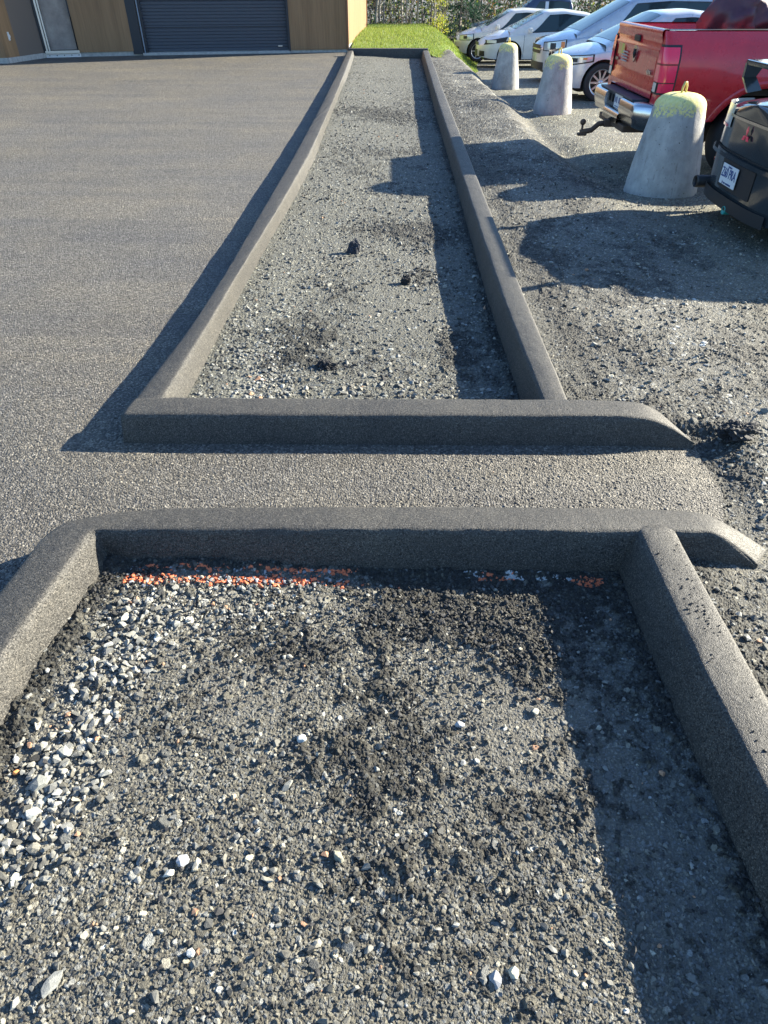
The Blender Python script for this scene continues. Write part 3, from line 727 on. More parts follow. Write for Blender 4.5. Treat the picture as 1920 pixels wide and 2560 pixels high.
for k in range(5):
    s_ = .12 + k * .19; c_ = a + dr * s_ + n2_ * .025
    mb = MB(); mb.tube([(c_.x, c_.y, .045), (c_.x + n2_.x * .012, c_.y + n2_.y * .012, .045)], .012, 8); mb.build('bolt', M_DARK, ed)
# outlet cover on the side wing, corner trims
c_ = Vector(wl((-9.69 + .01, 20.84)))
mb = MB(); mb.box(-.03, .035, -.055, .055, -.09, .09, bev=.012); mb.box(.03, .05, -.02, .02, -.03, .03, bev=.005)
oc = mb.build('outlet_cover', M_WHITE, bld); oc.location = (c_.x, c_.y, .55); oc.rotation_euler = (0, 0, R(12))
m_ = mat('brown_trim', (.20, .09, .04), .5)
mb = MB(); p = wl(P_C); mb.box(p[0] - .035, p[0] + .035, p[1] - .03, p[1] + .03, .05, H_ + .01); mb.build('corner_trim', m_, bld)
mb = MB(); p = wl(P_R); mb.box(p[0] - .05, p[0] + .03, p[1] - .02, p[1] + .06, .05, H_ + .01); mb.build('corner_trim', m_, bld)
mb = MB(); pts = [wl(P_L), wl(P_W0), wl(P_D0), wl(P_C), wl(P_R), (wl(P_R)[0] - 14, wl(P_R)[1])]
vs = [mb.bm.verts.new((p[0] + (.12 if i in (3, 4) else 0), p[1] - (.25 if i < 4 else 0), H_ + .01)) for i, p in enumerate(pts)]; vs2 = [mb.bm.verts.new((v.co.x, v.co.y, H_ + .3)) for v in vs]
mb.bm.faces.new(vs); mb.bm.faces.new(vs2[::-1])
for i in range(6): mb.bm.faces.new((vs[i], vs[(i + 1) % 6], vs2[(i + 1) % 6], vs2[i]))
mb.build('roof', M_DARK, bld)

# ------------------------------------------------------------------ grass mound
def grass_z(x, y):
    top = .06 + .20 * sstep(22.3, 28.5, y) + .03 * (fbm(x * .9, y * .9, 811, 3) - .5)
    e = 1.30 + .55 * sstep(20, 26, y) - .2 * sstep(27, 31, y) + .25 * (fbm(y * .5, y * 0, 812, 2) - .5)
    k = sstep(e - .1, e + 1.25, x)
    return top * (1 - k) + (lotz(y) + .01) * k
def grass_keep(x, y):
    wob = .5 * (fbm(x * 1.7, y * 1.7, 815, 3) - .5)
    bank = (y > 21.9 - 1.55 * (x - 1.2) + wob * .5) & (y > 19.2) & (x > 1.12) & (x < 2.75 + .10 * (y - 24) + wob)
    return bank | ((y > 22.55) & (x > -.96) & (x < 2.75 + .10 * (y - 24) + wob))
gx = np.linspace(-1.2, 4.2, 110); gy = np.linspace(18.6, 32.2, 220); X, Y = np.meshgrid(gx, gy)
Z = grass_z(X, Y) + .03 * (fbm(X * 4, Y * 4, 816, 3) - .4)
soil = mat('grass_soil', (.09, .15, .02), .9)
_c = ramp(soil, noise(soil, objco(soil), 7, 6, .7), [(.3, (.10, .10, .035)), (.5, (.13, .20, .03)), (.7, (.17, .27, .035))]); L(soil, _c, B(soil).inputs['Base Color'])
V, F, C = merge([add_patch('gr', X, Y, Z.ravel(), np.ones((X.size, 3)), grass_keep(X, Y))])
tag(new_obj('grass_bank', mesh_np('grass_bank', V, F, None, True), soil), kind='structure', label='low green bank behind the end of the long planter')
rng = np.random.default_rng(31); n = 52000
bx = rng.uniform(-1.2, 4.2, n); by = 18.7 + (32 - 18.7) * rng.random(n); k = grass_keep(bx, by); bx, by = bx[k], by[k]; n = len(bx)
bz = grass_z(bx, by); hh = .035 + .06 * rng.random(n) ** 1.5; an = rng.uniform(0, 6.283, n); wd = .006 + .006 * rng.random(n); lx = rng.normal(0, .03, n); ly = rng.normal(0, .03, n)
V = np.stack([np.stack([bx - wd * np.cos(an), by - wd * np.sin(an), bz - .01], -1), np.stack([bx + wd * np.cos(an), by + wd * np.sin(an), bz - .01], -1), np.stack([bx + lx, by + ly, bz + hh], -1)], 1).reshape(-1, 3)
t = rng.random(n); cg = (1 - t)[:, None] * np.array([.12, .21, .03]) + t[:, None] * np.array([.29, .33, .07]); dry = (by < 21.6) & (rng.random(n) < .4); cg[dry] = np.array([.40, .32, .12])
m = mat('grass_blade', rough=.6); at = N(m, 'ShaderNodeAttribute', attribute_name='Col'); L(m, at.outputs['Color'], B(m).inputs['Base Color']); M_LEAFCOL = m
B(m).inputs['Subsurface Weight'].default_value = 0
tr = N(m, 'ShaderNodeBsdfTranslucent'); ms = N(m, 'ShaderNodeMixShader'); ms.inputs[0].default_value = .45; L(m, at.outputs['Color'], tr.inputs[0])
L(m, B(m).outputs[0], ms.inputs[1]); L(m, tr.outputs[0], ms.inputs[2]); L(m, ms.outputs[0], m.node_tree.nodes['Material Output'].inputs[0])
tag(new_obj('grass', mesh_np('grass', V, np.arange(3 * n).reshape(-1, 3), np.repeat(cg, 3, 0), False, 3), m), kind='stuff', label='bright green sunlit grass on the bank by the building')

# ------------------------------------------------------------------ woodland behind
def wood_floor(x, y): return np.where(x < 2.4, .10, -.35 - .02 * np.clip(x - 2.4, 0, 10)) - .02 * np.clip(y - 32, 0, 20)
def trunk_mb(mb, h, r, rr, lean=.05, nbr=9, brl=.9, sub=True):
    pts = []; rad = []; x = y = 0
    dx, dy = rr.gauss(0, lean), rr.gauss(0, lean)
    for k in range(9):
        t = k / 8; pts.append((dx * t * h + rr.gauss(0, .018), dy * t * h + rr.gauss(0, .018), -.15 + t * h)); rad.append(r * (1 - .75 * t))
    mb.tube(pts, rad, 7)
    for k in range(nbr):
        t = rr.uniform(.06, .95); i = min(7, int(t * 8)); p = Vector(pts[i]).lerp(Vector(pts[i + 1]), t * 8 - i)
        a = rr.uniform(0, 6.28); l = brl * rr.uniform(.3, 1) * (1.1 - .6 * t); up = rr.uniform(.2, 1.1)
        q = [p]
        for s_ in range(1, 4):
            q.append(p + Vector((math.cos(a) * l * s_ / 3 + rr.gauss(0, .03), math.sin(a) * l * s_ / 3 + rr.gauss(0, .03), up * l * (s_ / 3) ** 1.3 + rr.gauss(0, .03))))
        r0 = r * .33 * (1 - .5 * t)
        mb.tube(q, [r0, r0 * .7, r0 * .5, r0 * .2], 5, cap=False)
        if sub:
            for _ in range(3):
                b = q[rr.choice((1, 2))]; aa = a + rr.uniform(-1.2, 1.2); ll = l * .5
                mb.tube([b, b + Vector((math.cos(aa) * ll * .5, math.sin(aa) * ll * .5, ll * .35)), b + Vector((math.cos(aa) * ll, math.sin(aa) * ll, ll * .8))], [r0 * .4, r0 * .3, r0 * .1], 4, cap=False)
M_BIRCH = mat('pale_bark', (.42, .40, .36), .8)
_c = ramp(M_BIRCH, noise(M_BIRCH, objco(M_BIRCH, (1, 1, .35)), 22, 5, .7), [(.3, (.12, .11, .10)), (.5, (.32, .30, .27)), (.7, (.46, .44, .40))]); L(M_BIRCH, _c, B(M_BIRCH).inputs['Base Color'])
M_BARK = mat('grey_bark', (.20, .18, .16), .85)
_c = ramp(M_BARK, noise(M_BARK, objco(M_BARK, (1, 1, .3)), 18, 5, .7), [(.3, (.09, .08, .07)), (.6, (.24, .21, .19)), (.8, (.34, .31, .28))]); L(M_BARK, _c, B(M_BARK).inputs['Base Color'])
ORD = 'first second third fourth fifth sixth seventh eighth ninth tenth eleventh twelfth thirteenth fourteenth fifteenth sixteenth seventeenth eighteenth nineteenth twentieth'.split()
def pxX(px, Y, z=0.2): return (px - 960) / FPX * (Y * .7744 + (CAM_H - z) * .6327)
trunks = [(917, 33, .035, 0), (929, 34.5, .022, 0), (941, 32.4, .045, 1), (950, 32.7, .05, 1), (960, 33.4, .035, 1), (975, 36, .025, 0), (985, 33.8, .028, 1), (1006, 33, .034, 1), (1016, 32.6, .036, 1), (1023, 33.4, .025, 1),
          (1045, 32.3, .052, 1), (1057, 34, .03, 0), (1075, 33, .035, 0), (1086, 31.8, .04, 1), (1094, 34, .03, 0), (1110, 35, .03, 0)]
for i, (px, Y_, r_, pale) in enumerate(trunks):
    rr = random.Random(50 + i); mb = MB(); trunk_mb(mb, rr.uniform(4.2, 5.6), r_, rr, .03, 12, .8)
    X_ = pxX(px, Y_)
    e = empty('bare_tree', (X_, Y_, float(wood_floor(np.array(X_), np.array(Y_)))), label='%s bare %s trunk from the building corner at the forest edge' % (ORD[i], ('pale' if pale else 'grey')), cat='tree', group='bare trees along the forest edge')
    mb.build('trunk', M_BIRCH if pale else M_BARK, e)
trunks2 = [(1197, 37, .05), (1221, 38, .045), (1236, 40, .04), (1275, 39, .05), (1470, 40, .06), (1500, 41, .07), (1518, 42, .05), (1535, 39, .06), (1560, 43, .05), (1610, 42, .06)]
for i, (px, Y_, r_) in enumerate(trunks2):
    rr = random.Random(90 + i); mb = MB(); trunk_mb(mb, rr.uniform(4.5, 5.8), r_, rr, .03, 10, .9, False)
    X_ = pxX(px, Y_)
    e = empty('bare_tree', (X_, Y_, float(wood_floor(np.array(X_), np.array(Y_)))), label='%s bare grey trunk right of the dark evergreens, behind the parked cars' % ORD[i], cat='tree', group='bare trees behind the parked cars')
    mb.build('trunk', M_BARK, e)
def leaf_mesh(name, P, sz, cols, rng, mat_=None, parent=None, asp=.55):
    n = len(P); a = rng.normal(0, 1, (n, 3)); a /= np.linalg.norm(a, axis=1)[:, None]; b = np.cross(a, rng.normal(0, 1, (n, 3))); b /= np.linalg.norm(b, axis=1)[:, None]
    s_ = (sz * (.6 + .8 * rng.random(n)))[:, None]
    V = np.stack([P - a * s_, P + b * s_ * asp, P + a * s_, P - b * s_ * asp], 1).reshape(-1, 3)
    return new_obj(name, mesh_np(name, V, np.arange(4 * n).reshape(-1, 4), np.repeat(cols, 4, 0), False, 4), mat_ or M_LEAFCOL, parent)
# two dark evergreens, each trunk + crown
for i, (px, Y_, h, lab) in enumerate([(1150, 33.0, 4.6, 'dark green spruce right of the yellow leaved shrub'), (1183, 36.0, 4.2, 'second dark spruce, behind the white hatchback bonnet')]):
    X_ = pxX(px, Y_); rr = random.Random(i + 5); rng = np.random.default_rng(60 + i)
    e = empty('spruce_tree', (X_, Y_, float(wood_floor(np.array(X_), np.array(Y_)))), label=lab, cat='tree')
    mb = MB(); trunk_mb(mb, h, .06, rr, .01, 10, .4, False); mb.build('trunk', M_BARK, e)
    P = []
    for k in range(90):
        z = .15 + (h - .2) * rng.random() ** 1.2; rad = (1 - z / h) * 1.0 + .08; a = rng.uniform(0, 6.283); m_ = 110
        t = rng.random(m_) ** .7; dp = -.25 * t * rad
        P.append(np.stack([np.cos(a) * rad * t + rng.normal(0, .05, m_) * (1.2 - t * .5), np.sin(a) * rad * t + rng.normal(0, .05, m_), z + dp + rng.normal(0, .04, m_)], -1))
    P = np.concatenate(P); c = np.array([.025, .065, .04]) * rng.uniform(.5, 1.6, (len(P), 1))
    leaf_mesh('crown', P, .045, c, rng, None, e, .28)
# yellow leaved shrub
X_ = pxX(1098, 31.0); rng = np.random.default_rng(71)
e = empty('leafy_shrub', (X_, 31.0, -.1), label='small shrub with yellow green leaves beside the dark spruce', cat='shrub')
mb = MB()
for k in range(9):
    rr = random.Random(k + 200); a = rr.uniform(0, 6.28); l = rr.uniform(1.1, 1.9)
    mb.tube([(rr.gauss(0, .05), rr.gauss(0, .05), -.2), (math.cos(a) * .15, math.sin(a) * .15, l * .4), (math.cos(a) * .45 * rr.random(), math.sin(a) * .3, l)], [.014, .01, .004], 5, cap=False)
mb.build('stem', M_BARK, e)
P = []
for k in range(26):
    c0 = np.array([rng.normal(.0, .24), rng.normal(0, .22), rng.uniform(.25, 1.75)]); P.append(c0 + rng.normal(0, .09, (34, 3)))
P = np.concatenate(P); t = rng.random((len(P), 1)); c = t * np.array([.50, .46, .05]) + (1 - t) * np.array([.26, .34, .05])
leaf_mesh('foliage', P, .034, c, rng, None, e)
# orange leaved sapling behind the hatchback
X_ = pxX(1262, 38.0); e = empty('leafy_shrub', (X_, 38, -.75), label='orange leaved sapling behind the dark pickup bonnet', cat='shrub')
mb = MB()
for k in range(6):
    rr = random.Random(k + 300); a = rr.uniform(0, 6.28)
    mb.tube([(0, 0, -.2), (math.cos(a) * .3, math.sin(a) * .3, 1.2), (math.cos(a) * .7, math.sin(a) * .5, 2.6)], [.02, .014, .004], 5, cap=False)
mb.build('stem', M_BARK, e)
P = np.concatenate([np.array([rng.normal(0, .6), rng.normal(0, .3), rng.uniform(.9, 3.0)]) + rng.normal(0, .13, (30, 3)) for _ in range(30)])
t = rng.random((len(P), 1)); leaf_mesh('foliage', P, .05, t * np.array([.60, .24, .04]) + (1 - t) * np.array([.42, .34, .06]), rng, None, e)
# undergrowth and far wood that read as one mass
rng = np.random.default_rng(81); P = []; Cc = []
for k in range(760):
    X_ = rng.uniform(-3.5, 26); Y_ = rng.uniform(33.5 if X_ < 6 else 38, 46); z0 = float(wood_floor(np.array(X_), np.array(Y_))); z = z0 + 3.6 * rng.random() ** 1.25
    m_ = 95; sp = rng.uniform(.25, .55)
    P.append(np.array([X_, Y_, z]) + rng.normal(0, 1, (m_, 3)) * np.array([sp, sp, sp * .8]))
    q = rng.random()
    bc = np.array([.035, .085, .035]) if q < .55 else (np.array([.17, .20, .04]) if q < .82 else (np.array([.14, .11, .08]) if q < .95 else np.array([.30, .18, .05])))
    Cc.append(np.tile(bc, (m_, 1)) * rng.uniform(.5, 1.5, (m_, 1)))
wo = leaf_mesh('undergrowth', np.concatenate(P), .065, np.concatenate(Cc), rng)
tag(wo, kind='stuff', label='dark tangled undergrowth of the wood behind the lot', cat='undergrowth')
mb = MB()
for k in range(420):
    rr = random.Random(1000 + k); X_ = rr.uniform(-2.5, 14); Y_ = rr.uniform(32.6 if X_ < 4 else 37.5, 38.5); z0 = float(wood_floor(np.array(X_), np.array(Y_)))
    a = rr.uniform(0, 6.28); l = rr.uniform(.6, 2.6); t_ = rr.uniform(.05, .7)
    p = Vector((X_, Y_, z0 - .05)); q = p + Vector((math.cos(a) * l * t_ * .4, math.sin(a) * l * t_ * .4, l * .5)); s_ = p + Vector((math.cos(a) * l * t_, math.sin(a) * l * t_, l + rr.gauss(0, .1)))
    r_ = rr.uniform(.004, .012); mb.tube([p, q, s_], [r_, r_ * .8, r_ * .3], 4, cap=False)
    for _ in range(3):
        aa = rr.uniform(0, 6.28); b = q.lerp(s_, rr.random()); mb.tube([b, b + Vector((math.cos(aa) * .3, math.sin(aa) * .3, rr.uniform(-.05, .35)))], [r_ * .5, r_ * .2], 4, cap=False)
tag(mb.build('brushwood', M_BARK, norm=False), kind='stuff', label='fine bare twigs and stems along the forest edge', cat='brushwood')
gx = np.linspace(-8, 40, 60); gy = np.linspace(30.5, 60, 40); X, Y = np.meshgrid(gx, gy); Z = wood_floor(X, Y) + .1 * (fbm(X, Y, 901, 3) - .5)
ff = mat('leaf_litter', (.07, .055, .03), .95); _c = ramp(ff, noise(ff, objco(ff), 9, 6, .75), [(.3, (.03, .035, .015)), (.55, (.09, .075, .035)), (.75, (.16, .12, .06))]); L(ff, _c, B(ff).inputs['Base Color'])
V, F, C = merge([add_patch('f', X, Y, Z.ravel(), np.ones((X.size, 3)), (X < 3.2) | (Y > 36.5))])
tag(new_obj('forest_ground', mesh_np('forest_ground', V, F, None, True), ff), kind='structure', label='leaf litter under the trees')

# ------------------------------------------------------------------ concrete bollards
def bollard_mat():
    m = mat('bollard_concrete', rough=.85); co = objco(m)
    c = ramp(m, noise(m, co, 5, 8, .68), [(.3, (.27, .27, .26)), (.55, (.40, .395, .38)), (.75, (.52, .51, .48))])
    c = mix(m, 1.0, c, ramp(m, noise(m, objco(m, (9, 9, .8)), 2, 5, .6), [(.35, (.90, .90, .91)), (.65, (1.05, 1.05, 1.04))]), 'MULTIPLY')
    sep = N(m, 'ShaderNodeSeparateXYZ'); tc = N(m, 'ShaderNodeTexCoord'); L(m, tc.outputs['Object'], sep.inputs[0])
    e = math_(m, 'ADD', sep.outputs['Z'], math_(m, 'MULTIPLY', math_(m, 'SUBTRACT', noise(m, co, 9, 5, .7), .5), .42))
    f = math_(m, 'MULTIPLY_ADD', math_(m, 'SUBTRACT', e, .76), 30, .5)
    chip = ramp(m, noise(m, co, 38, 5, .7), [(.44, (0, 0, 0)), (.50, (1, 1, 1))])
    top = math_(m, 'MULTIPLY_ADD', math_(m, 'SUBTRACT', sep.outputs['Z'], .82), 14, .35)
    cl = N(m, 'ShaderNodeClamp'); L(m, f, cl.inputs[0]); cl2 = N(m, 'ShaderNodeClamp'); L(m, top, cl2.inputs[0])
    pf = math_(m, 'MULTIPLY', cl.outputs[0], math_(m, 'MAXIMUM', chip, cl2.outputs[0]))
    ye = ramp(m, noise(m, co, 25, 4, .6), [(.3, (.68, .60, .20)), (.7, (.80, .74, .34))])
    c = mix(m, pf, c, ye)
    sp = ramp(m, noise(m, co, 6.5, 8, .75), [(.66, (0, 0, 0)), (.69, (1, 1, 1))]); c = mix(m, math_(m, 'MULTIPLY', sp, .6), c, (.55, .56, .56))
    st_ = ramp(m, noise(m, objco(m, (7, 7, 1.2)), 1.6, 7, .7), [(.60, (0, 0, 0)), (.66, (1, 1, 1))]); c = mix(m, math_(m, 'MULTIPLY', st_, .5), c, (.13, .125, .12))
    pt = ramp(m, noise(m, co, 48, 2, .5), [(.27, (.35, .34, .33)), (.31, (1, 1, 1))]); c = mix(m, 1.0, c, pt, 'MULTIPLY')
    L(m, c, B(m).inputs['Base Color'])
    setn(m, bump(m, noise(m, co, 70, 5, .7), .006, .7, bump(m, noise(m, co, 9, 3), .02, .5))); return m
M_BOLL = bollard_mat(); M_REBAR = mat('yellow_rebar', (.55, .45, .15), .6)
def lathe(mb, prof, n=48, mi=0, wob=0, seed=0):
    P = []
    for i, (r_, z_) in enumerate(prof):
        row = []
        for k in range(n + 1):
            a = 2 * math.pi * k / n; q = 1 + wob * (vn(np.array([math.cos(a) * 2 + 5]), np.array([math.sin(a) * 2 + z_ * 4]), seed)[0] - .5)
            row.append((math.cos(a) * r_ * q, math.sin(a) * r_ * q, z_))
        P.append(row)
    mb.grid(P, mi)
    return mb
def bollard(px, py, pz, hgt, rb, rt, lab, seed, rz):
    e = empty('concrete_bollard', (px, py, pz), rz, label=lab, cat='bollard', group='concrete bollards along the parking lot')
    mb = MB(); z1 = hgt - .13
    prof = [(rb * .97, -.15), (rb, 0), (rb * .985, .06)]
    for k in range(1, 15): t = k / 14; prof.append((rb + (rt - rb) * t * (1 - .0 * t), .06 + (z1 - .06) * t))
    for k in range(1, 9): t = k / 8 * math.pi / 2; prof.append((max(.002, rt * math.cos(t) ** .62), z1 + .13 * math.sin(t)))
    lathe(mb, prof, 56, 0, .035, seed); mb.build('concrete_body', M_BOLL, e, weld=.0005)
    mb = MB(); mb.tube([(-.035, 0, hgt - .03), (-.03, 0, hgt + .05), (-.012, 0, hgt + .085), (.012, 0, hgt + .085), (.03, 0, hgt + .05), (.035, 0, hgt - .03)], .011, 8); mb.build('lifting_loop', M_REBAR, e)
    return e
bollard(3.03, 7.82, -.09, .93, .385, .255, 'largest yellow topped concrete bollard, standing behind the red pickup', 3, .6)
bollard(3.10, 14.05, -.23, .92, .355, .235, 'middle concrete bollard with flaking yellow top, before the silver sedan', 8, 2.1)
bollard(2.86, 18.4, -.33, .90, .33, .215, 'farthest concrete bollard, in front of the white compact sedan', 15, 4.0)

# ------------------------------------------------------------------ vehicles
def paint(name, col, metal=.0, rough=.32):
    m = mat(name, col, rough, metal); B(m).inputs['Coat Weight'].default_value = .8; B(m).inputs['Coat Roughness'].default_value = .06
    c = ramp(m, noise(m, objco(m), 6, 5, .6), [(.3, tuple(x * .88 for x in col)), (.7, tuple(min(1, x * 1.06) for x in col))]); L(m, c, B(m).inputs['Base Color'])
    r_ = ramp(m, noise(m, objco(m), 9, 5, .6), [(.3, (rough * .8,) * 3), (.7, (rough * 1.35,) * 3)]); L(m, r_, B(m).inputs['Roughness']); return m
M_SILVER = paint('silver_paint', (.52, .55, .60), .55); M_CWHITE = paint('white_paint', (.70, .70, .68)); M_PEARL = paint('pale_silver_paint', (.60, .62, .65), .25)
M_RED = paint('red_paint', (.62, .020, .032), .0, .28); M_MAROON = paint('dark_red_paint', (.17, .02, .03), .1, .35); M_GREY = paint('charcoal_paint', (.045, .055, .062), .35, .14); M_NAVY = paint('dark_blue_paint', (.03, .05, .11), .2)
M_GLASS = mat('car_glass', (.035, .06, .075), .06, 0.0); B(M_GLASS).inputs['Specular IOR Level'].default_value = .28
M_LENS = mat('clear_lens', (.55, .57, .58), .12, .3); M_AMBER = mat('amber_lens', (.75, .25, .06), .2); M_REDL = mat('red_lens', (.95, .03, .10), .10); B(M_REDL).inputs['Coat Weight'].default_value = .6
M_RUB = mat('rubber', (.022, .022, .024), .75); M_BLK = mat('black_plastic', (.02, .021, .024), .5); M_CHROME = mat('chrome', (.55, .55, .56), .22, 1.0); M_RIM = mat('alloy_rim', (.55, .56, .58), .3, .8)
M_PLATE = mat('plate_white', (.72, .74, .76), .45); M_INK = mat('plate_blue', (.02, .06, .22), .5); M_TAN = mat('tan_interior', (.2, .15, .11), .8)
def smooth_f(pts, L0, L1, sig=.07):
    xs = np.linspace(L0, L1, 500); ys_ = np.interp(xs, [p[0] for p in pts], [p[1] for p in pts]); k = int(sig / (xs[1] - xs[0])) + 1
    ker = np.hanning(2 * k + 3); ker /= ker.sum(); yp = np.pad(ys_, k + 1, mode='edge'); ys2 = np.convolve(yp, ker, 'valid')
    return lambda x: float(np.interp(x, xs, ys2))
class Car:
    def __init__(s, lab, cat, name, loc, rz, paint_, S, group=None):
        s.e = empty(name, loc, rz, label=lab, cat=cat, group=group); s.S = S; s.paint = paint_
        L2 = S['L'] / 2; s.L2 = L2; s.W = S['W'] / 2
        s.belt = smooth_f(S['belt'], -L2, L2); s.deck = smooth_f(S['deck'], -L2, L2); s.roof = smooth_f(S['roof'], -L2, L2, .10)
        s.ax = S['axles']; s.wr = S['wr']; s.sill = S.get('sill', .24); s.nf = S.get('nf', .75); s.nr = S.get('nr', .45)
    def w(s, x):
        xf, xr = s.L2, -s.L2
        if x > xf - s.nf: t = (x - xf + s.nf) / s.nf; return s.W * max(0, 1 - t ** 2.6) ** (1 / 2.4)
        if x < xr + s.nr: t = (xr + s.nr - x) / s.nr; return s.W * max(0, 1 - t ** 2.8) ** (1 / 3.0)
        return s.W
    def xfront(s, y):
        return s.L2 - s.nf + s.nf * max(0, 1 - min(1, abs(y) / s.W) ** 2.4) ** (1 / 2.6)
    def xrear(s, y):
        return -(s.L2 - s.nr + s.nr * max(0, 1 - min(1, abs(y) / s.W) ** 3.0) ** (1 / 2.8))
    def pf(s, z):
        return float(np.interp(z, [.15, .3, .55, .75, .95, 1.15], [.93, .97, 1.0, .99, .955, .93]))
    def zlow(s, x):
        z = s.sill + .05 * sstep(s.L2 - .5, s.L2, np.array(x)) - .0
        for a in s.ax:
            R_ = s.wr + .055
            if abs(x - a) < R_: z = max(z, s.wr + math.sqrt(R_ * R_ - (x - a) ** 2))
        return float(z)
    def side(s, x, z, o=0.0):
        return s.w(x) * s.pf(z) + o
    def section(s, x):
        zl, zb, zd = s.zlow(x), s.belt(x), s.deck(x); ww = s.w(x); P = []
        for t in np.linspace(0, 1, 9):
            z = zl + (zb - zl) * t; P.append((ww * s.pf(z), z))
        wb = ww * s.pf(zb)
        for t in (.06, .14, .3, .5, .75, 1.0): P.append((wb * (1 - t), zb + (zd - zb) * (1 - (1 - t) ** 2.2) + .0))
        return P
    def cab(s, x):
        zb, zr = s.belt(x) - .01, s.roof(x); wb = s.w(x) * s.pf(zb) * .965
        tb = s.S.get('tumble', .34); zr = max(zr, zb + .012); ed = min(.07, (zr - zb) * .35)
        wt = wb - tb * (zr - ed - zb); P = [(wb + (wt - wb) * t, zb + (zr - ed - zb) * t) for t in (0, .33, .66, 1)]
        for t in (.25, .5, .75): P.append((wt - .09 * math.sin(t * math.pi / 2) ** 1.5, zr - ed + ed * math.sin(t * math.pi / 2)))
        for t in (.25, .5, 1): P.append(((wt - .09) * (1 - t), zr + .025 * (1 - (1 - t) ** 2) * min(1, (zr - zb) * 3)))
        return P
    def cab_side(s, x, t, o=.004):
        zb, zr = s.belt(x) - .01, s.roof(x); wb = s.w(x) * s.pf(zb) * .965; tb = s.S.get('tumble', .34); zr = max(zr, zb + .012); ed = min(.07, (zr - zb) * .35)
        wt = wb - tb * (zr - ed - zb); return (wb + (wt - wb) * t + o, zb + (zr - ed - zb) * t)
    def build(s):
        L2 = s.L2; xs = list(np.linspace(-L2 + .0005, L2 - .0005, 150))
        xs += [-L2 + .004, -L2 + .01, -L2 + .02, L2 - .004, L2 - .01, L2 - .02]
        for a in s.ax: xs += [a - s.wr - .0552, a - s.wr - .0548, a + s.wr + .0548, a + s.wr + .0552, a - s.wr - .05, a + s.wr + .05]
        xs = sorted(xs); mb = MB(); rows = []
        for x in xs:
            h = s.section(x); rows.append([(x, y, z) for y, z in h] + [(x, -y, z) for y, z in h[-2::-1]])
        rows = [[(-L2 - .001, 0, p[2]) for p in rows[0]]] + rows + [[(L2 + .001, 0, p[2]) for p in rows[-1]]]
        mb.grid(rows)
        c0, c1 = s.S['cab']; cx = list(np.linspace(c0, c1, 80)); rows = []
        for x in cx:
            h = s.cab(x); rows.append([(x, y, z) for y, z in h] + [(x, -y, z) for y, z in h[-2::-1]])
        mb.grid(rows); body = mb.build('body', s.paint, s.e, weld=.0004)
        mb = MB(); mb.box(-L2 + .18, L2 - .22, -s.W + .24, s.W - .24, s.sill - .04, s.S['under'])
        for a in s.ax:
            mb.box(a - s.wr - .03, a + s.wr + .03, -s.W + .25, s.W - .25, .2, s.wr * 2 + .03)
        mb.build('underbody', M_BLK, s.e)
        for a in s.ax:
            for sg in (1, -1): wheel(s.e, a, sg * (s.W - .115), s.wr, sg, s.S.get('spokes', 10))
        return body
    def sidepatch(s, name, x0, x1, t0, t1, mat_, sg, nx=14, par=None, o=.005, shear=0):
        rows = []
        for t in np.linspace(t0, t1, 6):
            row = []
            for x in np.linspace(x0, x1, nx):
                xx = x + shear * (t - t0); y, z = s.cab_side(xx, t, o); row.append((xx, sg * y, z))
            rows.append(row)
        mb = MB(); mb.grid(rows); return mb.build(name, mat_, par or s.e)
    def bodypatch(s, name, fx0, fx1, z0, z1, mat_, sg, o=.006, n=10, par=None):
        """fx0/fx1/z0/z1 numbers or functions of v in 0..1"""
        rows = []
        for v in np.linspace(0, 1, 6):
            row = []
            for u in np.linspace(0, 1, n):
                a = fx0(v) if callable(fx0) else fx0; b = fx1(v) if callable(fx1) else fx1; x = a + (b - a) * u
                lo = z0(u) if callable(z0) else z0; hi = z1(u) if callable(z1) else z1; z = lo + (hi - lo) * v
                row.append((x + (o if x > s.L2 - s.nf else (-o if x < -s.L2 + s.nr else 0)) * .7, sg * (s.side(x, z) + o), z))
            rows.append(row)
        mb = MB(); mb.grid(rows); return mb.build(name, mat_, par or s.e)
    def lamp(s, x0, x1, za, zb_, sg):
        s.bodypatch('headlight_rim', x0 - .03, x1 + .015, lambda u: za[0] + (za[1] - za[0]) * u - .02, lambda u: zb_[0] + (zb_[1] - zb_[0]) * u + .018, M_BLK, sg, .004)
        l_ = s.bodypatch('headlight', x0, x1, lambda u: za[0] + (za[1] - za[0]) * u, lambda u: zb_[0] + (zb_[1] - zb_[0]) * u, M_LENS, sg, .009)
        xm = x0 + (x1 - x0) * .62; s.bodypatch('reflector', xm - .07, xm + .05, (za[0] + za[1]) / 2 + .02, (zb_[0] + zb_[1]) / 2 - .03, M_BLK, sg, .013, par=l_)
        return l_
    def nose(s, name, y0, y1, z0, z1, mat_, o=.008, rear=False, par=None):
        rows = []
        for v in np.linspace(0, 1, 4):
            row = []
            for u in np.linspace(0, 1, 16):
                y = y0 + (y1 - y0) * u; z = (z0(u) if callable(z0) else z0); zz = z + ((z1(u) if callable(z1) else z1) - z) * v
                yy = y / s.pf(zz); row.append(((s.xrear(yy) - o) if rear else (s.xfront(yy) + o), y, zz))
            rows.append(row)
        mb = MB(); mb.grid(rows); return mb.build(name, mat_, par or s.e)
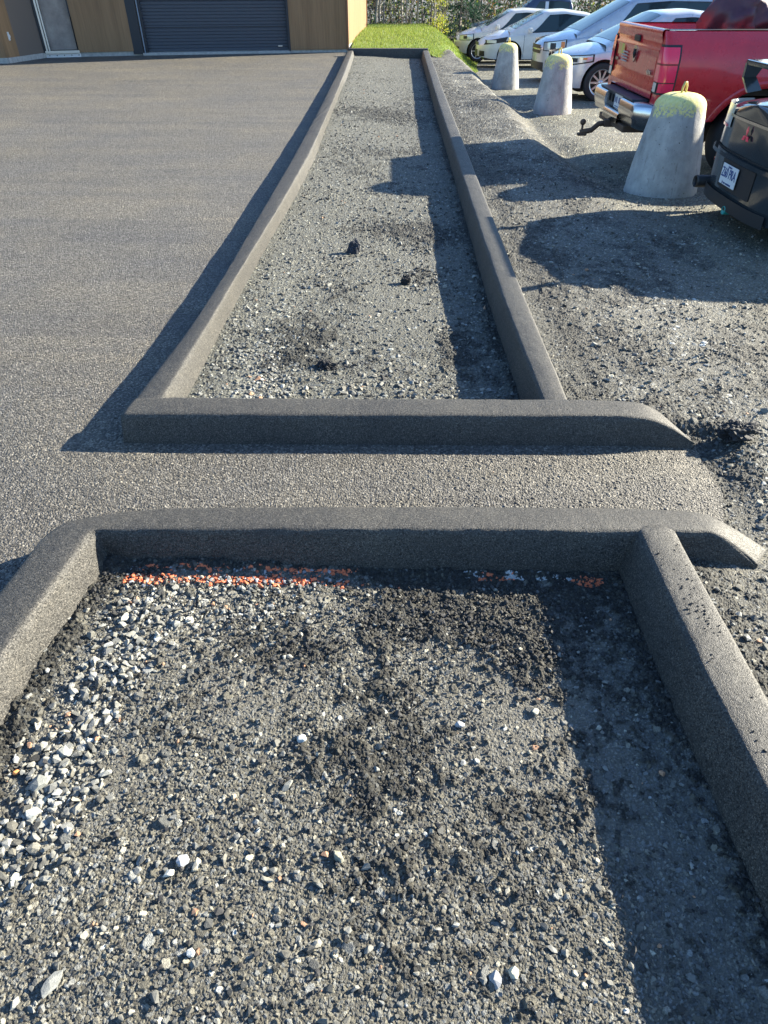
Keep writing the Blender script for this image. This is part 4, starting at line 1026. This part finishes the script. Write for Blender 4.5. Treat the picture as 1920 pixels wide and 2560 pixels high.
    def screen(s, name, x0, x1, k=.9, front=True):
        rows = []
        for x in np.linspace(x0, x1, 14):
            P = s.cab(x); wt = P[3][0]; row = []
            for u in np.linspace(-1, 1, 15):
                y = u * (wt - .06) * k; yy = abs(y); zr = P[-1][1]
                row.append((x, y, float(np.interp(yy, [p[0] for p in P[::-1]], [p[1] for p in P[::-1]])) + .006))
            rows.append(row)
        mb = MB(); mb.grid(rows); return mb.build(name, M_GLASS, s.e)
    def mirror(s, x, z, col, size=(.11, .2, .13)):
        for sg in (1, -1):
            y = s.W * .97; mb = MB(); mb.box(x - size[0] * .5, x + size[0] * .6, sg * y + (0.02 if sg > 0 else -size[1] - .02), sg * y + (size[1] + .02 if sg > 0 else -.02), z, z + size[2], bev=.035)
            mb.box(x - .01, x + .04, sg * y - .06, sg * y + .04, z + .02, z + .05); mb.build('mirror', col, s.e)
    def seams(s, xs, z0, z1fn):
        for x in xs:
            for sg in (1, -1):
                mb = MB(); rows = []
                for t in np.linspace(0, 1, 8):
                    z = z0 + (z1fn(x) - z0) * t; rows.append([(x - .005, sg * (s.side(x, z) + .0025), z), (x + .005, sg * (s.side(x, z) + .0025), z)])
                mb.grid(rows); mb.build('door_gap', M_BLK, s.e)
    def handles(s, xs, z, m_=None):
        for x in xs:
            for sg in (1, -1):
                mb = MB(); y = s.side(x, z); mb.box(x - .09, x + .09, sg * y - .01, sg * y + .028, z - .014, z + .014, bev=.008); mb.build('door_handle', m_ or s.paint, s.e)
def wheel(par, x, y, r, sg, spokes=10, wdt=.21, rimmat=None, rk=.68):
    e = bpy.data.objects.new('wheel', None); COL.objects.link(e); e.parent = par; e.location = (x, y, r); e.rotation_euler = (R(90) * -sg, 0, 0); e.empty_display_size = .1
    mb = MB(); h = wdt / 2; ri = r * rk
    lathe(mb, [(ri, -h * .8), (r * .90, -h), (r * .97, -h * .85), (r, -h * .6), (r, h * .6), (r * .97, h * .85), (r * .90, h), (ri, h * .8)], 40); mb.build('tyre', M_RUB, e)
    mb = MB(); lathe(mb, [(ri * 1.01, h * .82), (ri * .93, h * .78), (ri * .90, h * .4), (ri * .88, -h * .8)], 40)
    lathe(mb, [(.001, h * .62), (ri * .2, h * .62), (ri * .23, h * .3)], 20)
    for k in range(spokes):
        a = 2 * math.pi * k / spokes; ca, sa = math.cos(a), math.sin(a); tx, ty = -sa, ca; w0, w1 = ri * .085, ri * .065 * (10 / spokes) ** .5
        v = []
        for rr_, ww_, zz in ((ri * .15, w0, h * .6), (ri * .93, w1, h * .68)):
            for q in (-1, 1):
                for dz in (0, -.03): v.append(mb.bm.verts.new((ca * rr_ + tx * ww_ * q, sa * rr_ + ty * ww_ * q, zz + dz)))
        for f in ((0, 2, 6, 4), (1, 5, 7, 3), (0, 4, 5, 1), (2, 3, 7, 6)): mb.bm.faces.new([v[i] for i in f])
    mb.build('rim', rimmat or M_RIM, e)
    mb = MB(); lathe(mb, [(.001, -.01), (ri * .86, -.01)], 24); mb.build('brake_disc', M_BLK, e)
def text_mesh(name, body, size, mat_, par, loc, rot, ext=.002, sx=1.0, bold=0.0):
    cu = bpy.data.curves.new(name, 'FONT'); cu.body = body; cu.size = size; cu.extrude = ext; cu.align_x = 'CENTER'; cu.align_y = 'CENTER'; cu.offset = bold
    t = bpy.data.objects.new(name, cu); COL.objects.link(t); bpy.context.view_layer.update()
    me = bpy.data.meshes.new_from_object(t.evaluated_get(bpy.context.evaluated_depsgraph_get())); bpy.data.objects.remove(t); bpy.data.curves.remove(cu)
    o = new_obj(name, me, mat_, par); o.location = loc; o.rotation_euler = rot; o.scale = (sx, 1, 1); return o

def sedan_common(c, S):
    c.build()
    for sg in (1, -1):
        for x0, x1, t0, t1, sh_ in S['glass']:
            c.sidepatch('window_frame', x0 - .03, x1 + .03, t0 - .05, t1 + .03, M_BLK, sg, shear=sh_, o=.003); c.sidepatch('side_window', x0, x1, t0, t1, M_GLASS, sg, shear=sh_, o=.007)
    c.screen('windshield', *S['ws'], .97); c.screen('rear_window', *S['rw'], .95)
    c.mirror(S['mx'], S['mz'], c.paint); c.seams(S['seam'], c.sill + .05, lambda x: c.belt(x) - .02); c.handles(S['hand'], S.get('hz', .80), S.get('hm'))

FACE_L = math.pi       # front towards the planter
# ---- pale silver sedan beside the red pickup
S = dict(L=4.75, W=1.80, belt=[(-2.4, .90), (-1.6, .97), (.9, .90), (1.7, .80), (2.38, .58)], deck=[(-2.4, .98), (-1.7, 1.06), (.9, 1.00), (1.6, .93), (2.15, .80), (2.38, .62)],
         roof=[(-2.1, .96), (-1.75, 1.06), (-.95, 1.40), (-.2, 1.47), (.35, 1.44), (1.35, .98), (1.5, .90)], cab=(-1.95, 1.42), axles=(-1.36, 1.42), wr=.335, under=.75, nf=.95, spokes=10,
         glass=[(.02, .62, .1, .93, -.55), (-.85, -.05, .1, .93, 0), (-1.3, -.92, .1, .85, .35)], ws=(.42, 1.30), rw=(-1.72, -1.02), mx=.78, mz=.93, seam=[.95, -.02, -.98], hand=[.15, -.75])
FX = 3.38; Y0 = 16.45
c2 = Car('pale silver sedan parked nose in between the middle bollard and red pickup', 'car', 'parked_sedan', (FX + S['L'] / 2, Y0, -.24), FACE_L, M_PEARL, S); sedan_common(c2, S)
for sg in (1, -1):
    hl = c2.lamp(1.66, 2.22, (.70, .61), (.79, .75), sg)
    c2.bodypatch('indicator', lambda v: 1.76, lambda v: 1.84, lambda u: .715, lambda u: .75, M_AMBER, sg, .010, par=hl)
c2.nose('grille', -.40, .40, .50, .62, M_BLK); c2.nose('lower_intake', -.55, .55, .27, .37, M_BLK)
# ---- silver minivan
S = dict(L=5.1, W=1.96, belt=[(-2.55, 1.02), (-1.6, 1.06), (1.2, 1.0), (1.9, .92), (2.55, .70)], deck=[(-2.55, 1.1), (1.2, 1.13), (1.8, 1.06), (2.3, .93), (2.55, .78)],
         roof=[(-2.52, 1.2), (-2.42, 1.62), (-1.9, 1.76), (-.5, 1.78), (.35, 1.73), (1.55, 1.12), (1.75, 1.0)], cab=(-2.5, 1.70), axles=(-1.55, 1.52), wr=.34, under=.85, nf=.85, tumble=.26, spokes=7,
         glass=[(.12, .98, .08, .93, -.75), (-.95, .02, .08, .93, 0), (-2.25, -1.05, .08, .93, .15)], ws=(.48, 1.60), rw=(-2.5, -2.44), mx=1.12, mz=1.03, seam=[1.25, .06, -1.0], hand=[.2, -.12], hz=.95)
c3 = Car('silver minivan with long sloping windshield, tallest of the pale vehicles', 'minivan', 'parked_minivan', (3.92 + S['L'] / 2, 20.9, -.40), FACE_L, M_SILVER, S); sedan_common(c3, S)
for sg in (1, -1):
    hl = c3.lamp(1.96, 2.42, (.70, .70), (.92, .85), sg)
    c3.bodypatch('indicator', 1.97, 2.06, .76, .89, M_AMBER, sg, .010, par=hl)
c3.nose('grille', -.50, .50, .62, .80, M_BLK); c3.nose('grille_bar', -.52, .52, .69, .72, M_CHROME, .014); c3.nose('lower_intake', -.65, .65, .28, .44, M_BLK)
for sg in (1, -1):
    mb = MB(); mb.tube([(-1.9, sg * .66, 1.79), (-1.8, sg * .66, 1.84), (.1, sg * .66, 1.83), (.2, sg * .66, 1.77)], .018, 6); mb.build('roof_rail', M_BLK, c3.e)
# ---- white compact sedan
S = dict(L=4.67, W=1.83, belt=[(-2.33, .92), (-1.6, .98), (.8, .90), (1.7, .78), (2.33, .56)], deck=[(-2.33, 1.0), (-1.7, 1.08), (.85, 1.0), (1.6, .93), (2.1, .78), (2.33, .60)],
         roof=[(-2.05, .96), (-1.8, 1.08), (-1.05, 1.38), (-.3, 1.47), (.3, 1.44), (1.3, .98), (1.45, .90)], cab=(-1.95, 1.40), axles=(-1.33, 1.37), wr=.335, under=.72, nf=.85, spokes=5,
         glass=[(-.02, .72, .1, .93, -.6), (-.85, -.08, .1, .93, 0), (-1.35, -.92, .12, .85, .35)], ws=(.40, 1.25), rw=(-1.75, -1.1), mx=.80, mz=.92, seam=[.95, -.05, -.95], hand=[.1, -.78])
c4 = Car('white sedan with round fog lights behind the farthest bollard', 'car', 'parked_sedan', (2.98 + S['L'] / 2, 26.0, -.53), FACE_L, M_CWHITE, S); sedan_common(c4, S)
for sg in (1, -1):
    c4.bodypatch('headlight', lambda v: 1.52 - .06 * v, lambda v: 2.17 - .08 * v, lambda u: .69 - .09 * u, lambda u: .82 - .10 * u, M_BLK, sg)
    c4.bodypatch('headlight_lens', lambda v: 1.80, lambda v: 2.08, lambda u: .655, lambda u: .73, M_LENS, sg, .012)
c4.nose('grille', -.38, .38, .58, .66, M_BLK); c4.nose('lower_intake', -.30, .30, .30, .46, M_BLK)
for sg in (1, -1): c4.nose('fog_light', sg * .46, sg * .68, .30, .44, M_BLK)
# ---- white hatchback
S = dict(L=4.2, W=1.79, belt=[(-2.1, .95), (-1.5, .98), (.8, .92), (1.5, .82), (2.1, .60)], deck=[(-2.1, 1.0), (.8, 1.02), (1.45, .95), (1.85, .82), (2.1, .64)],
         roof=[(-2.08, 1.0), (-1.85, 1.32), (-1.3, 1.44), (-.3, 1.49), (.2, 1.46), (1.1, 1.0), (1.3, .92)], cab=(-2.05, 1.22), axles=(-1.25, 1.33), wr=.325, under=.72, nf=.7, spokes=5,
         glass=[(-.08, .60, .1, .93, -.6), (-.95, -.14, .1, .93, 0), (-1.6, -1.02, .12, .85, .2)], ws=(.32, 1.05), rw=(-2.04, -1.85), mx=.70, mz=.95, seam=[.85, -.1, -1.0], hand=[.05, -.85])
c5 = Car('white hatchback half hidden behind the white sedan', 'car', 'parked_hatchback', (2.52 + S['L'] / 2, 29.0, -.62), FACE_L, M_CWHITE, S); sedan_common(c5, S)
for sg in (1, -1):
    c5.lamp(1.52, 1.95, (.66, .64), (.81, .76), sg)
c5.nose('grille', -.45, .45, .62, .68, M_BLK); c5.nose('lower_intake', -.62, .62, .26, .44, M_BLK)
# ---- dark blue pickup far behind
S = dict(L=5.8, W=1.98, belt=[(-2.9, 1.22), (1.3, 1.18), (2.0, 1.1), (2.9, .98)], deck=[(-2.9, 1.24), (-.9, 1.24), (1.3, 1.26), (2.2, 1.20), (2.75, 1.10), (2.9, .98)],
         roof=[(-1.15, 1.22), (-1.1, 1.3), (-.95, 1.86), (-.5, 1.92), (.5, 1.90), (1.3, 1.34), (1.45, 1.2)], cab=(-1.12, 1.42), axles=(-1.75, 1.85), wr=.39, under=1.0, sill=.42, nf=.5, nr=.15, tumble=.20, spokes=6,
         glass=[(.06, .72, .1, .93, -.5), (-.85, -.03, .1, .93, 0)], ws=(.55, 1.30), rw=(-1.10, -.98), mx=.95, mz=1.2, seam=[1.0, .0, -.95], hand=[.15, -.8], hz=1.08)
c6 = Car('dark blue crew cab pickup behind the white cars at the forest edge', 'pickup truck', 'parked_pickup', (3.45 + S['L'] / 2, 33.0, -.82), FACE_L, M_NAVY, S); sedan_common(c6, S)
for sg in (1, -1):
    c6.sidepatch('pillar_trim', -.055, .075, .05, .95, M_SILVER, sg, 4, o=.012); c6.bodypatch('headlight', 2.5, 2.82, .85, 1.02, M_LENS, sg)
c6.nose('grille', -.6, .6, .72, 1.0, M_CHROME)

# ---- dark charcoal sedan with a wing spoiler, tail towards us
S = dict(L=4.55, W=1.76, belt=[(-2.28, .92), (-1.6, .94), (.8, .90), (1.7, .78), (2.27, .56)], deck=[(-2.28, 1.02), (-1.9, 1.06), (-1.4, 1.08), (.85, 1.0), (1.6, .93), (2.1, .78), (2.27, .60)],
         roof=[(-1.7, .98), (-1.45, 1.10), (-.8, 1.40), (-.1, 1.49), (.4, 1.45), (1.35, .98), (1.5, .90)], cab=(-1.55, 1.42), axles=(-1.28, 1.36), wr=.33, under=.75, nf=.8, nr=.38, spokes=5,
         glass=[(.02, .72, .1, .93, -.6), (-.75, -.04, .1, .93, 0)], ws=(.45, 1.30), rw=(-1.35, -.8), mx=.85, mz=.92, seam=[.95, -.02, -.9], hand=[.15, -.7])
c0 = Car('charcoal sedan with a tall wing spoiler, backed beside the big bollard', 'car', 'parked_sedan', (3.06 + S['L'] / 2, 6.26, -.09), 0, M_GREY, S); sedan_common(c0, S)
for sg in (1, -1):
    tl = c0.bodypatch('taillight', -2.262, -1.90, lambda u: .80 - .02 * u, lambda u: .97, M_LENS, sg, .012)
    c0.bodypatch('taillight_rim', -2.255, -1.93, lambda u: .795, lambda u: .815, M_REDL, sg, .016, par=tl)
    c0.bodypatch('side_marker', -2.16, -1.98, .47, .50, M_REDL, sg, .012)
c0.nose('trim_strip', -.45, .45, .885, .905, M_CHROME, .010, True)
c0.nose('trunk_gap', -.62, .62, .635, .645, M_BLK, .004, True); c0.nose('bumper_ledge', -.80, .80, .60, .632, M_GREY, .05, True)
c0.nose('rear_diffuser', -.62, .62, .22, .32, M_BLK, .03, True); c0.nose('plate_recess', -.32, .32, .36, .58, M_BLK, .006, True)
mb = MB(); bx = -2.275 - .012
mb.box(bx - .22 + .02, bx - .22 + .26, -.725, .725, 1.285, 1.325, bev=.014)
wg = mb.build('wing_spoiler', M_GREY, c0.e, norm=True)
wg.location = (.34, 0, -.05)
for sg in (1, -1):
    mb = MB(); P = [[(-2.08, sg * .70, 1.03), (-1.96, sg * .70, 1.05)], [(-2.14, sg * .73, 1.14), (-2.03, sg * .73, 1.15)], [(-2.15, sg * .715, 1.25), (-1.98, sg * .715, 1.26)]]
    rowsA = P; rowsB = [[(q[0], q[1] - sg * .035, q[2]) for q in r_] for r_ in P]
    mb.grid(rowsA, smooth=False); mb.grid(rowsB, smooth=False, flip=True)
    for r_ in ([rowsA[0][0], rowsA[1][0], rowsA[2][0]], ): mb.grid([[r_[k], (r_[k][0], r_[k][1] - sg * .035, r_[k][2])] for k in range(3)], smooth=False)
    mb.build('spoiler_upright', M_GREY, c0.e)
pl = empty('licence_plate', (0, 0, 0)); pl.parent = c0.e
XP = c0.xrear(0) - .022
mb = MB(); mb.box(XP - .004, XP + .004, -.155, .155, .395, .555, bev=.003); pf_ = mb.build('plate_panel', M_PLATE, pl)
RT = (R(90), 0, R(-90))
text_mesh('plate_characters', 'Z60 PRA', .105, M_INK, pl, (XP - .006, 0, .487), RT, .001, .72, .001)
text_mesh('plate_motto', 'Je me souviens', .030, M_INK, pl, (XP - .006, 0, .413), RT, .001, 1.0)
text_mesh('plate_heading', 'Québec', .024, M_INK, pl, (XP - .006, .0, .541), RT, .001, 1.0)
pl.location = (0, .09, 0)
# three red diamonds emblem
mb = MB(); XE = c0.xrear(0) - .018
for a in (90, 210, 330):
    ca, sa = math.cos(R(a)), math.sin(R(a)); q = [(0, 0), (.5, .288), (1.0, 0), (.5, -.288)]
    vv = [mb.bm.verts.new((XE, (u * ca - v * sa) * .07, .80 + (u * sa + v * ca) * .07)) for u, v in q]; v2 = [mb.bm.verts.new((XE - .005, v.co.y, v.co.z)) for v in vv]
    mb.bm.faces.new(v2)
    for i in range(4): mb.bm.faces.new((vv[i], vv[(i + 1) % 4], v2[(i + 1) % 4], v2[i]))
mb.build('emblem', M_REDL, c0.e)
mb = MB(); lathe(mb, [(.052, -.18), (.055, .0), (.050, .02), (.042, .0), (.040, -.1)], 20); ex = mb.build('tailpipe', M_BLK, c0.e); ex.location = (-2.30, .70, .30); ex.rotation_euler = (0, R(-90), 0)
mb = MB(); lathe(mb, [(.034, -.14), (.036, .0), (.033, .012), (.028, .0), (.001, -.01)], 20); ex = mb.build('tow_cap', mat('teal_plastic', (.03, .28, .25), .4), c0.e); ex.location = (-2.30, -.02, .22); ex.rotation_euler = (0, R(-90), 0)

# ---- red pickup, tail towards the planter
T = empty('red_pickup', (3.02, 9.55, -.13), 0, label='red pickup truck with chrome bumper and hitch behind the largest bollard', cat='pickup truck')
TW = 1.02; ZB, ZT = .80, 1.43; AX = 1.18; WR = .405
def ty(x, z):
    y = TW - .075 * np.clip((z - 1.19) / .22, 0, 1) ** 1.3 - .035 * ((z - 1.0) / .4) ** 2 - (.03 if z > 1.33 else 0) * (z - 1.33) / .1 + .035 * math.exp(-((x - AX) / .62) ** 2) * (1 - sstep(.95, 1.2, np.array(z))) 
    k = max(0, .06 - x) / .06; return float(y - .035 * k * k)
def arch(x):
    z = .60 if x > .12 else .60 + .05 * (1 - x / .12)
    if abs(x - AX) < .53: z = max(z, WR + math.sqrt(max(0, .53 ** 2 - (x - AX) ** 2)) * .98)
    return z
for sg in (-1, 1):
    mb = MB(); rows = []; xs = sorted(list(np.linspace(0, 2.0, 90)) + [AX - .5301, AX - .5299, AX + .5299, AX + .5301])
    for x in xs:
        zl = arch(x); r_ = [(x, sg * ty(x, zl + (1.41 - zl) * t), zl + (1.41 - zl) * t) for t in np.linspace(0, 1, 14)]
        r_ += [(x, sg * (ty(x, 1.41) - .012), 1.425), (x, sg * (ty(x, 1.41) - .07), 1.43), (x, sg * (ty(x, 1.41) - .10), 1.41), (x, sg * (ty(x, 1.41) - .10), .9)]
        rows.append(r_)
    mb.grid(rows)
    mb.grid([[rows[0][i], (0.0, sg * .82, rows[0][i][2])] for i in range(15)], smooth=False)
    mb.build('bed_side', M_RED, T, weld=.0003)
    mb = MB(); xs = np.linspace(0.02, 2.0, 20); mb.grid([[(x, sg * (ty(x, 1.41) - .012), 1.434), (x, sg * (ty(x, 1.41) - .105), 1.438)] for x in xs]); mb.build('rail_cap', M_BLK, T)
    # flare lip
    mb = MB(); rows = []
    for k in range(25):
        a = math.pi * k / 24; cx_, cz_ = AX + math.cos(a) * .53, max(.6, WR + math.sin(a) * .52); 
        rows.append([(AX + math.cos(a) * (.53 + o_), sg * (ty(cx_, cz_) + d_), max(.6, WR + math.sin(a) * (.52 + o_))) for o_, d_ in ((0, -.08), (0, .008), (.05, .012), (.07, .0))])
    mb.grid(rows); mb.build('wheel_arch', M_RED, T)
    # taillight wraps the corner: red lens, clear reverse lens, dark rim
    tl = bpy.data.objects.new('taillight', None); COL.objects.link(tl); tl.parent = T
    def wrap(z0, z1, o_, u0, u1, nn=12):
        rows = []
        for z in np.linspace(z0, z1, 8):
            row = []
            for u in np.linspace(u0, u1, nn):
                if u < .45: row.append((-.004 - o_, sg * (.84 + (ty(.06, z) - .05 - .84) * u / .45), z))
                elif u < .6: a = (u - .45) / .15 * math.pi / 2; row.append((.046 - (.05 + o_) * math.cos(a), sg * (ty(.06, z) - .05 + (.05 + o_) * math.sin(a)), z))
                else: x = .05 + (.6 + .4 * (u - .6) / .4 - .6) / .4 * .12; row.append((x, sg * (ty(x, z) + o_), z))
            rows.append(row)
        mb = MB(); mb.grid(rows); return mb
    wrap(.86, 1.31, .004, 0, 1, 26).build('taillight_rim', M_BLK, tl); wrap(.975, 1.29, .014, .06, .93, 26).build('red_lens', M_REDL, tl); wrap(.88, .965, .014, .5, .93, 20).build('red_lens', M_REDL, tl); wrap(.88, .965, .014, .06, .42, 8).build('reverse_lens', M_LENS, tl)
    wrap(1.13, 1.145, .018, .06, .93, 26).build('lens_divider', mat('dark_red_lens', (.25, .01, .02), .3), tl)
# tailgate with rolled top lip, recess and lower crease
mb = MB(); rows = []
pro = [(0.02, .79), (-.004, .80), (-.008, .83), (-.012, .90), (.006, .93), (.010, 1.00), (.010, 1.16), (.004, 1.20), (-.010, 1.235), (-.012, 1.25), (.002, 1.262), (.000, 1.33), (-.010, 1.365), (-.020, 1.395), (-.018, 1.425), (.0, 1.438), (.05, 1.438), (.06, 1.40), (.06, .82)]
ysv = np.linspace(-.83, .83, 40)
for yv in ysv: rows.append([(x + .004 * (1 - (yv / .83) ** 2) * -1 - .004, yv, z) for x, z in pro])
mb.grid(rows); tg = mb.build('tailgate', M_RED, T, weld=.0001)
mb = MB(); mb.box(-.030, -.008, -.10, .10, 1.285, 1.345, bev=.008); mb.build('tailgate_handle', M_BLK, tg)
mb = MB()   # chrome shield emblem with horned head relief
sh_ = [(-.055, .075), (-.06, .03), (-.045, -.04), (0, -.085), (.045, -.04), (.06, .03), (.055, .075), (0, .088)]
vv = [mb.bm.verts.new((-.022, a_, 1.16 + b_)) for a_, b_ in sh_]; v2 = [mb.bm.verts.new((-.008, a_, 1.16 + b_)) for a_, b_ in sh_]
mb.bm.faces.new(vv)
for i in range(8): mb.bm.faces.new((vv[i], vv[(i + 1) % 8], v2[(i + 1) % 8], v2[i]))
mb.build('emblem', M_CHROME, tg)
mb = MB(); mb.tube([(-.026, 0, 1.20), (-.026, -.035, 1.205), (-.026, -.045, 1.17), (-.026, -.03, 1.14)], .005, 6); mb.tube([(-.026, 0, 1.20), (-.026, .035, 1.205), (-.026, .045, 1.17), (-.026, .03, 1.14)], .005, 6); mb.tube([(-.026, 0, 1.20), (-.027, 0, 1.12)], [.009, .005], 6)
mb.build('emblem_relief', M_BLK, tg)
text_mesh('badge_lettering', '4X4', .065, M_CHROME, tg, (-.012, -.60, 1.03), RT, .003, 1.3, .002)
text_mesh('badge_lettering', 'RAM', .045, M_CHROME, tg, (-.012, .72, 1.06), RT, .003, 1.2, .002)
st = mat('sticker_grey', (.42, .36, .36), .5); so = mat('sticker_orange', (.80, .42, .16), .5); sy_ = mat('sticker_yellow', (.55, .55, .12), .5)
mb = MB(); mb.box(-.0135, -.006, .46, .72, 1.115, 1.255); mb.build('sticker', so, tg)
mb = MB()
for k in range(4): mb.box(-.0155, -.010, .30, .54, 1.055 + k * .03, 1.070 + k * .03)
mb.build('sticker', st, tg)
mb = MB(); mb.box(-.0165, -.012, .50, .56, 1.13, 1.23, bev=.002); o_ = mb.build('sticker', sy_, tg)
# chrome bumper with step recess
bp = bpy.data.objects.new('rear_bumper', None); COL.objects.link(bp); bp.parent = T
mb = MB()
def bump_sec(yv, z1=.76, z0=.50):
    k = abs(yv) / 1.02; dx = .16 * max(0, (k - .82) / .18) ** 2; return [(.02 + dx, yv, z1 + .004), (-.15 + dx, yv, z1), (-.185 + dx, yv, z1 - .03), (-.19 + dx, yv, z1 - .12), (-.15 + dx, yv, z0 + .02), (-.10 + dx, yv, z0)]
for lo, hi in ((-1.02, -.32), (.32, 1.02)):
    mb.grid([bump_sec(v_) for v_ in np.linspace(lo, hi, 22)])
    for v_ in (lo, hi): mb.bm.faces.new([mb.bm.verts.new(p) for p in bump_sec(v_)])
mb.grid([bump_sec(v_, .60, .50) for v_ in np.linspace(-.32, .32, 10)])
mb.build('bumper_shell', M_CHROME, bp)
mb = MB(); mb.box(-.10, -.06, -.32, .32, .58, .76); mb.box(-.16, 0.02, -.70, .70, .762, .778); mb.build('bumper_recess', mat('dark_blue_grey_plastic', (.035, .05, .08), .5), bp)
mb = MB(); mb.box(-.112, -.104, -.155, .155, .60, .755, bev=.003); pp = mb.build('licence_plate', M_PLATE, bp)
mb = MB()
for k, hh_ in enumerate((.07, .05, .07, .0, .06, .07, .05)):
    if hh_: mb.box(-.1145, -.112, .115 - k * .038 - .010, .115 - k * .038 + .010, .685 - hh_ / 2, .685 + hh_ / 2)
for k in range(5): mb.box(-.1145, -.112, .09 - k * .042 - .012, .09 - k * .042 + .012, .612, .622)
mb.build('plate_characters', M_INK, pp)
mb = MB(); mb.box(-.125, -.10, .22, .27, .64, .72, bev=.006); mb.build('trailer_socket', M_BLK, bp)
M_RUST = mat('rusty_steel', (.10, .06, .04), .75)
mb = MB(); mb.box(-.16, .10, -.55, .55, .42, .49, bev=.01); mb.box(-.24, 0, -.045, .045, .40, .48, bev=.008)
mb.tube([(-.2, 0, .44), (-.30, 0, .43), (-.38, 0, .36), (-.52, 0, .335)], .032, 8); mb.tube([(-.50, 0, .30), (-.50, 0, .42)], .014, 8)
bmesh.ops.create_uvsphere(mb.bm, u_segments=16, v_segments=10, radius=.036, matrix=Matrix.Translation((-.50, 0, .45))); mb.box(-.55, -.44, -.04, .04, .30, .33, bev=.01); mb.build('tow_hitch', M_RUST, T)
for xw in (AX, AX + 3.6):
    for sg in (1, -1): wheel(T, xw, sg * (TW - .16), WR, sg, 8, .28, None, .60)
mb = MB(); mb.box(.08, 5.6, -.70, .70, .52, .80); mb.box(.062, 2.0, -.90, .90, .84, .90); mb.box(.10, .5, -.45, .45, .40, .56, bev=.03); mb.build('chassis', M_BLK, T)
# cab and bonnet ahead of the bed
S = dict(L=3.95, W=2.02, belt=[(-1.97, 1.26), (.7, 1.24), (1.5, 1.15), (1.97, 1.0)], deck=[(-1.97, 1.3), (.6, 1.34), (1.5, 1.26), (1.97, 1.05)],
         roof=[(-1.96, 1.3), (-1.88, 1.86), (-1.5, 1.94), (-.1, 1.93), (.65, 1.42), (.8, 1.3)], cab=(-1.955, .75), axles=(1.98 - .87 - .001,), wr=WR, under=1.0, sill=.50, nf=.45, nr=.04, tumble=.20)
cc = Car(None, None, 'cab', (0, 0, 0), 0, M_RED, S)
for k_ in ('label', 'category'):
    if k_ in cc.e: del cc.e[k_]
cc.e.parent = T; cc.e.location = (2.04 + 1.975, 0, 0)
_ax = cc.ax; cc.ax = (2.04 * 0 + (AX + 3.6) - (2.04 + 1.975),)
def _nowheels(c):
    L2 = c.L2; xs = list(np.linspace(-L2 + .0005, L2 - .0005, 120)); 
    mb = MB(); rows = []
    for x in xs:
        h = c.section(x); rows.append([(x, y, z) for y, z in h] + [(x, -y, z) for y, z in h[-2::-1]])
    rows = [[(-L2 - .001, 0, p[2]) for p in rows[0]]] + rows + [[(L2 + .001, 0, p[2]) for p in rows[-1]]]
    mb.grid(rows); rows = []
    for x in np.linspace(*c.S['cab'], 60):
        h = c.cab(x); rows.append([(x, y, z) for y, z in h] + [(x, -y, z) for y, z in h[-2::-1]])
    mb.grid(rows); mb.build('cab_body', M_RED, c.e, weld=.0003)
_nowheels(cc)
for sg in (1, -1):
    cc.sidepatch('side_window', -1.75, -.95, .1, .93, M_GLASS, sg); cc.sidepatch('side_window', -.85, .10, .1, .93, M_GLASS, sg, shear=-.3)
cc.screen('windshield', -.02, .62, .97)
# lumpy maroon bundle standing in the bed, with pale straps
rng = np.random.default_rng(77); mb = MB(); rows = []
for i in range(26):
    t = i / 25; row = []
    for k in range(41):
        a = 2 * math.pi * k / 40; r_ = .30 * (math.sin(math.pi * (.12 + .86 * t)) ** .5) * (1 + .35 * (vn(np.array([math.cos(a) * 2.2 + 7]), np.array([math.sin(a) * 2.2 + t * 7]), 5)[0] - .5) + .12 * (vn(np.array([math.cos(a) * 14 + 7]), np.array([math.sin(a) * 14 + t * 30]), 8)[0] - .5) + .30 * (vn(np.array([math.cos(a) * 6 + 7]), np.array([math.sin(a) * 6 + t * 18]), 6)[0] - .5))
        row.append((math.cos(a) * r_ * 1.15, math.sin(a) * r_ * 1.4, t * 1.05))
    rows.append(row)
mb.grid(rows); M_TARP = mat('maroon_tarp', (.085, .028, .045), .5)
bn = empty('tarp_bundle', (4.02, 9.35, .79), label='dark maroon bundle standing in the bed of the red pickup', cat='bundle')
mb.build('tarp', M_TARP, bn, weld=.0005)
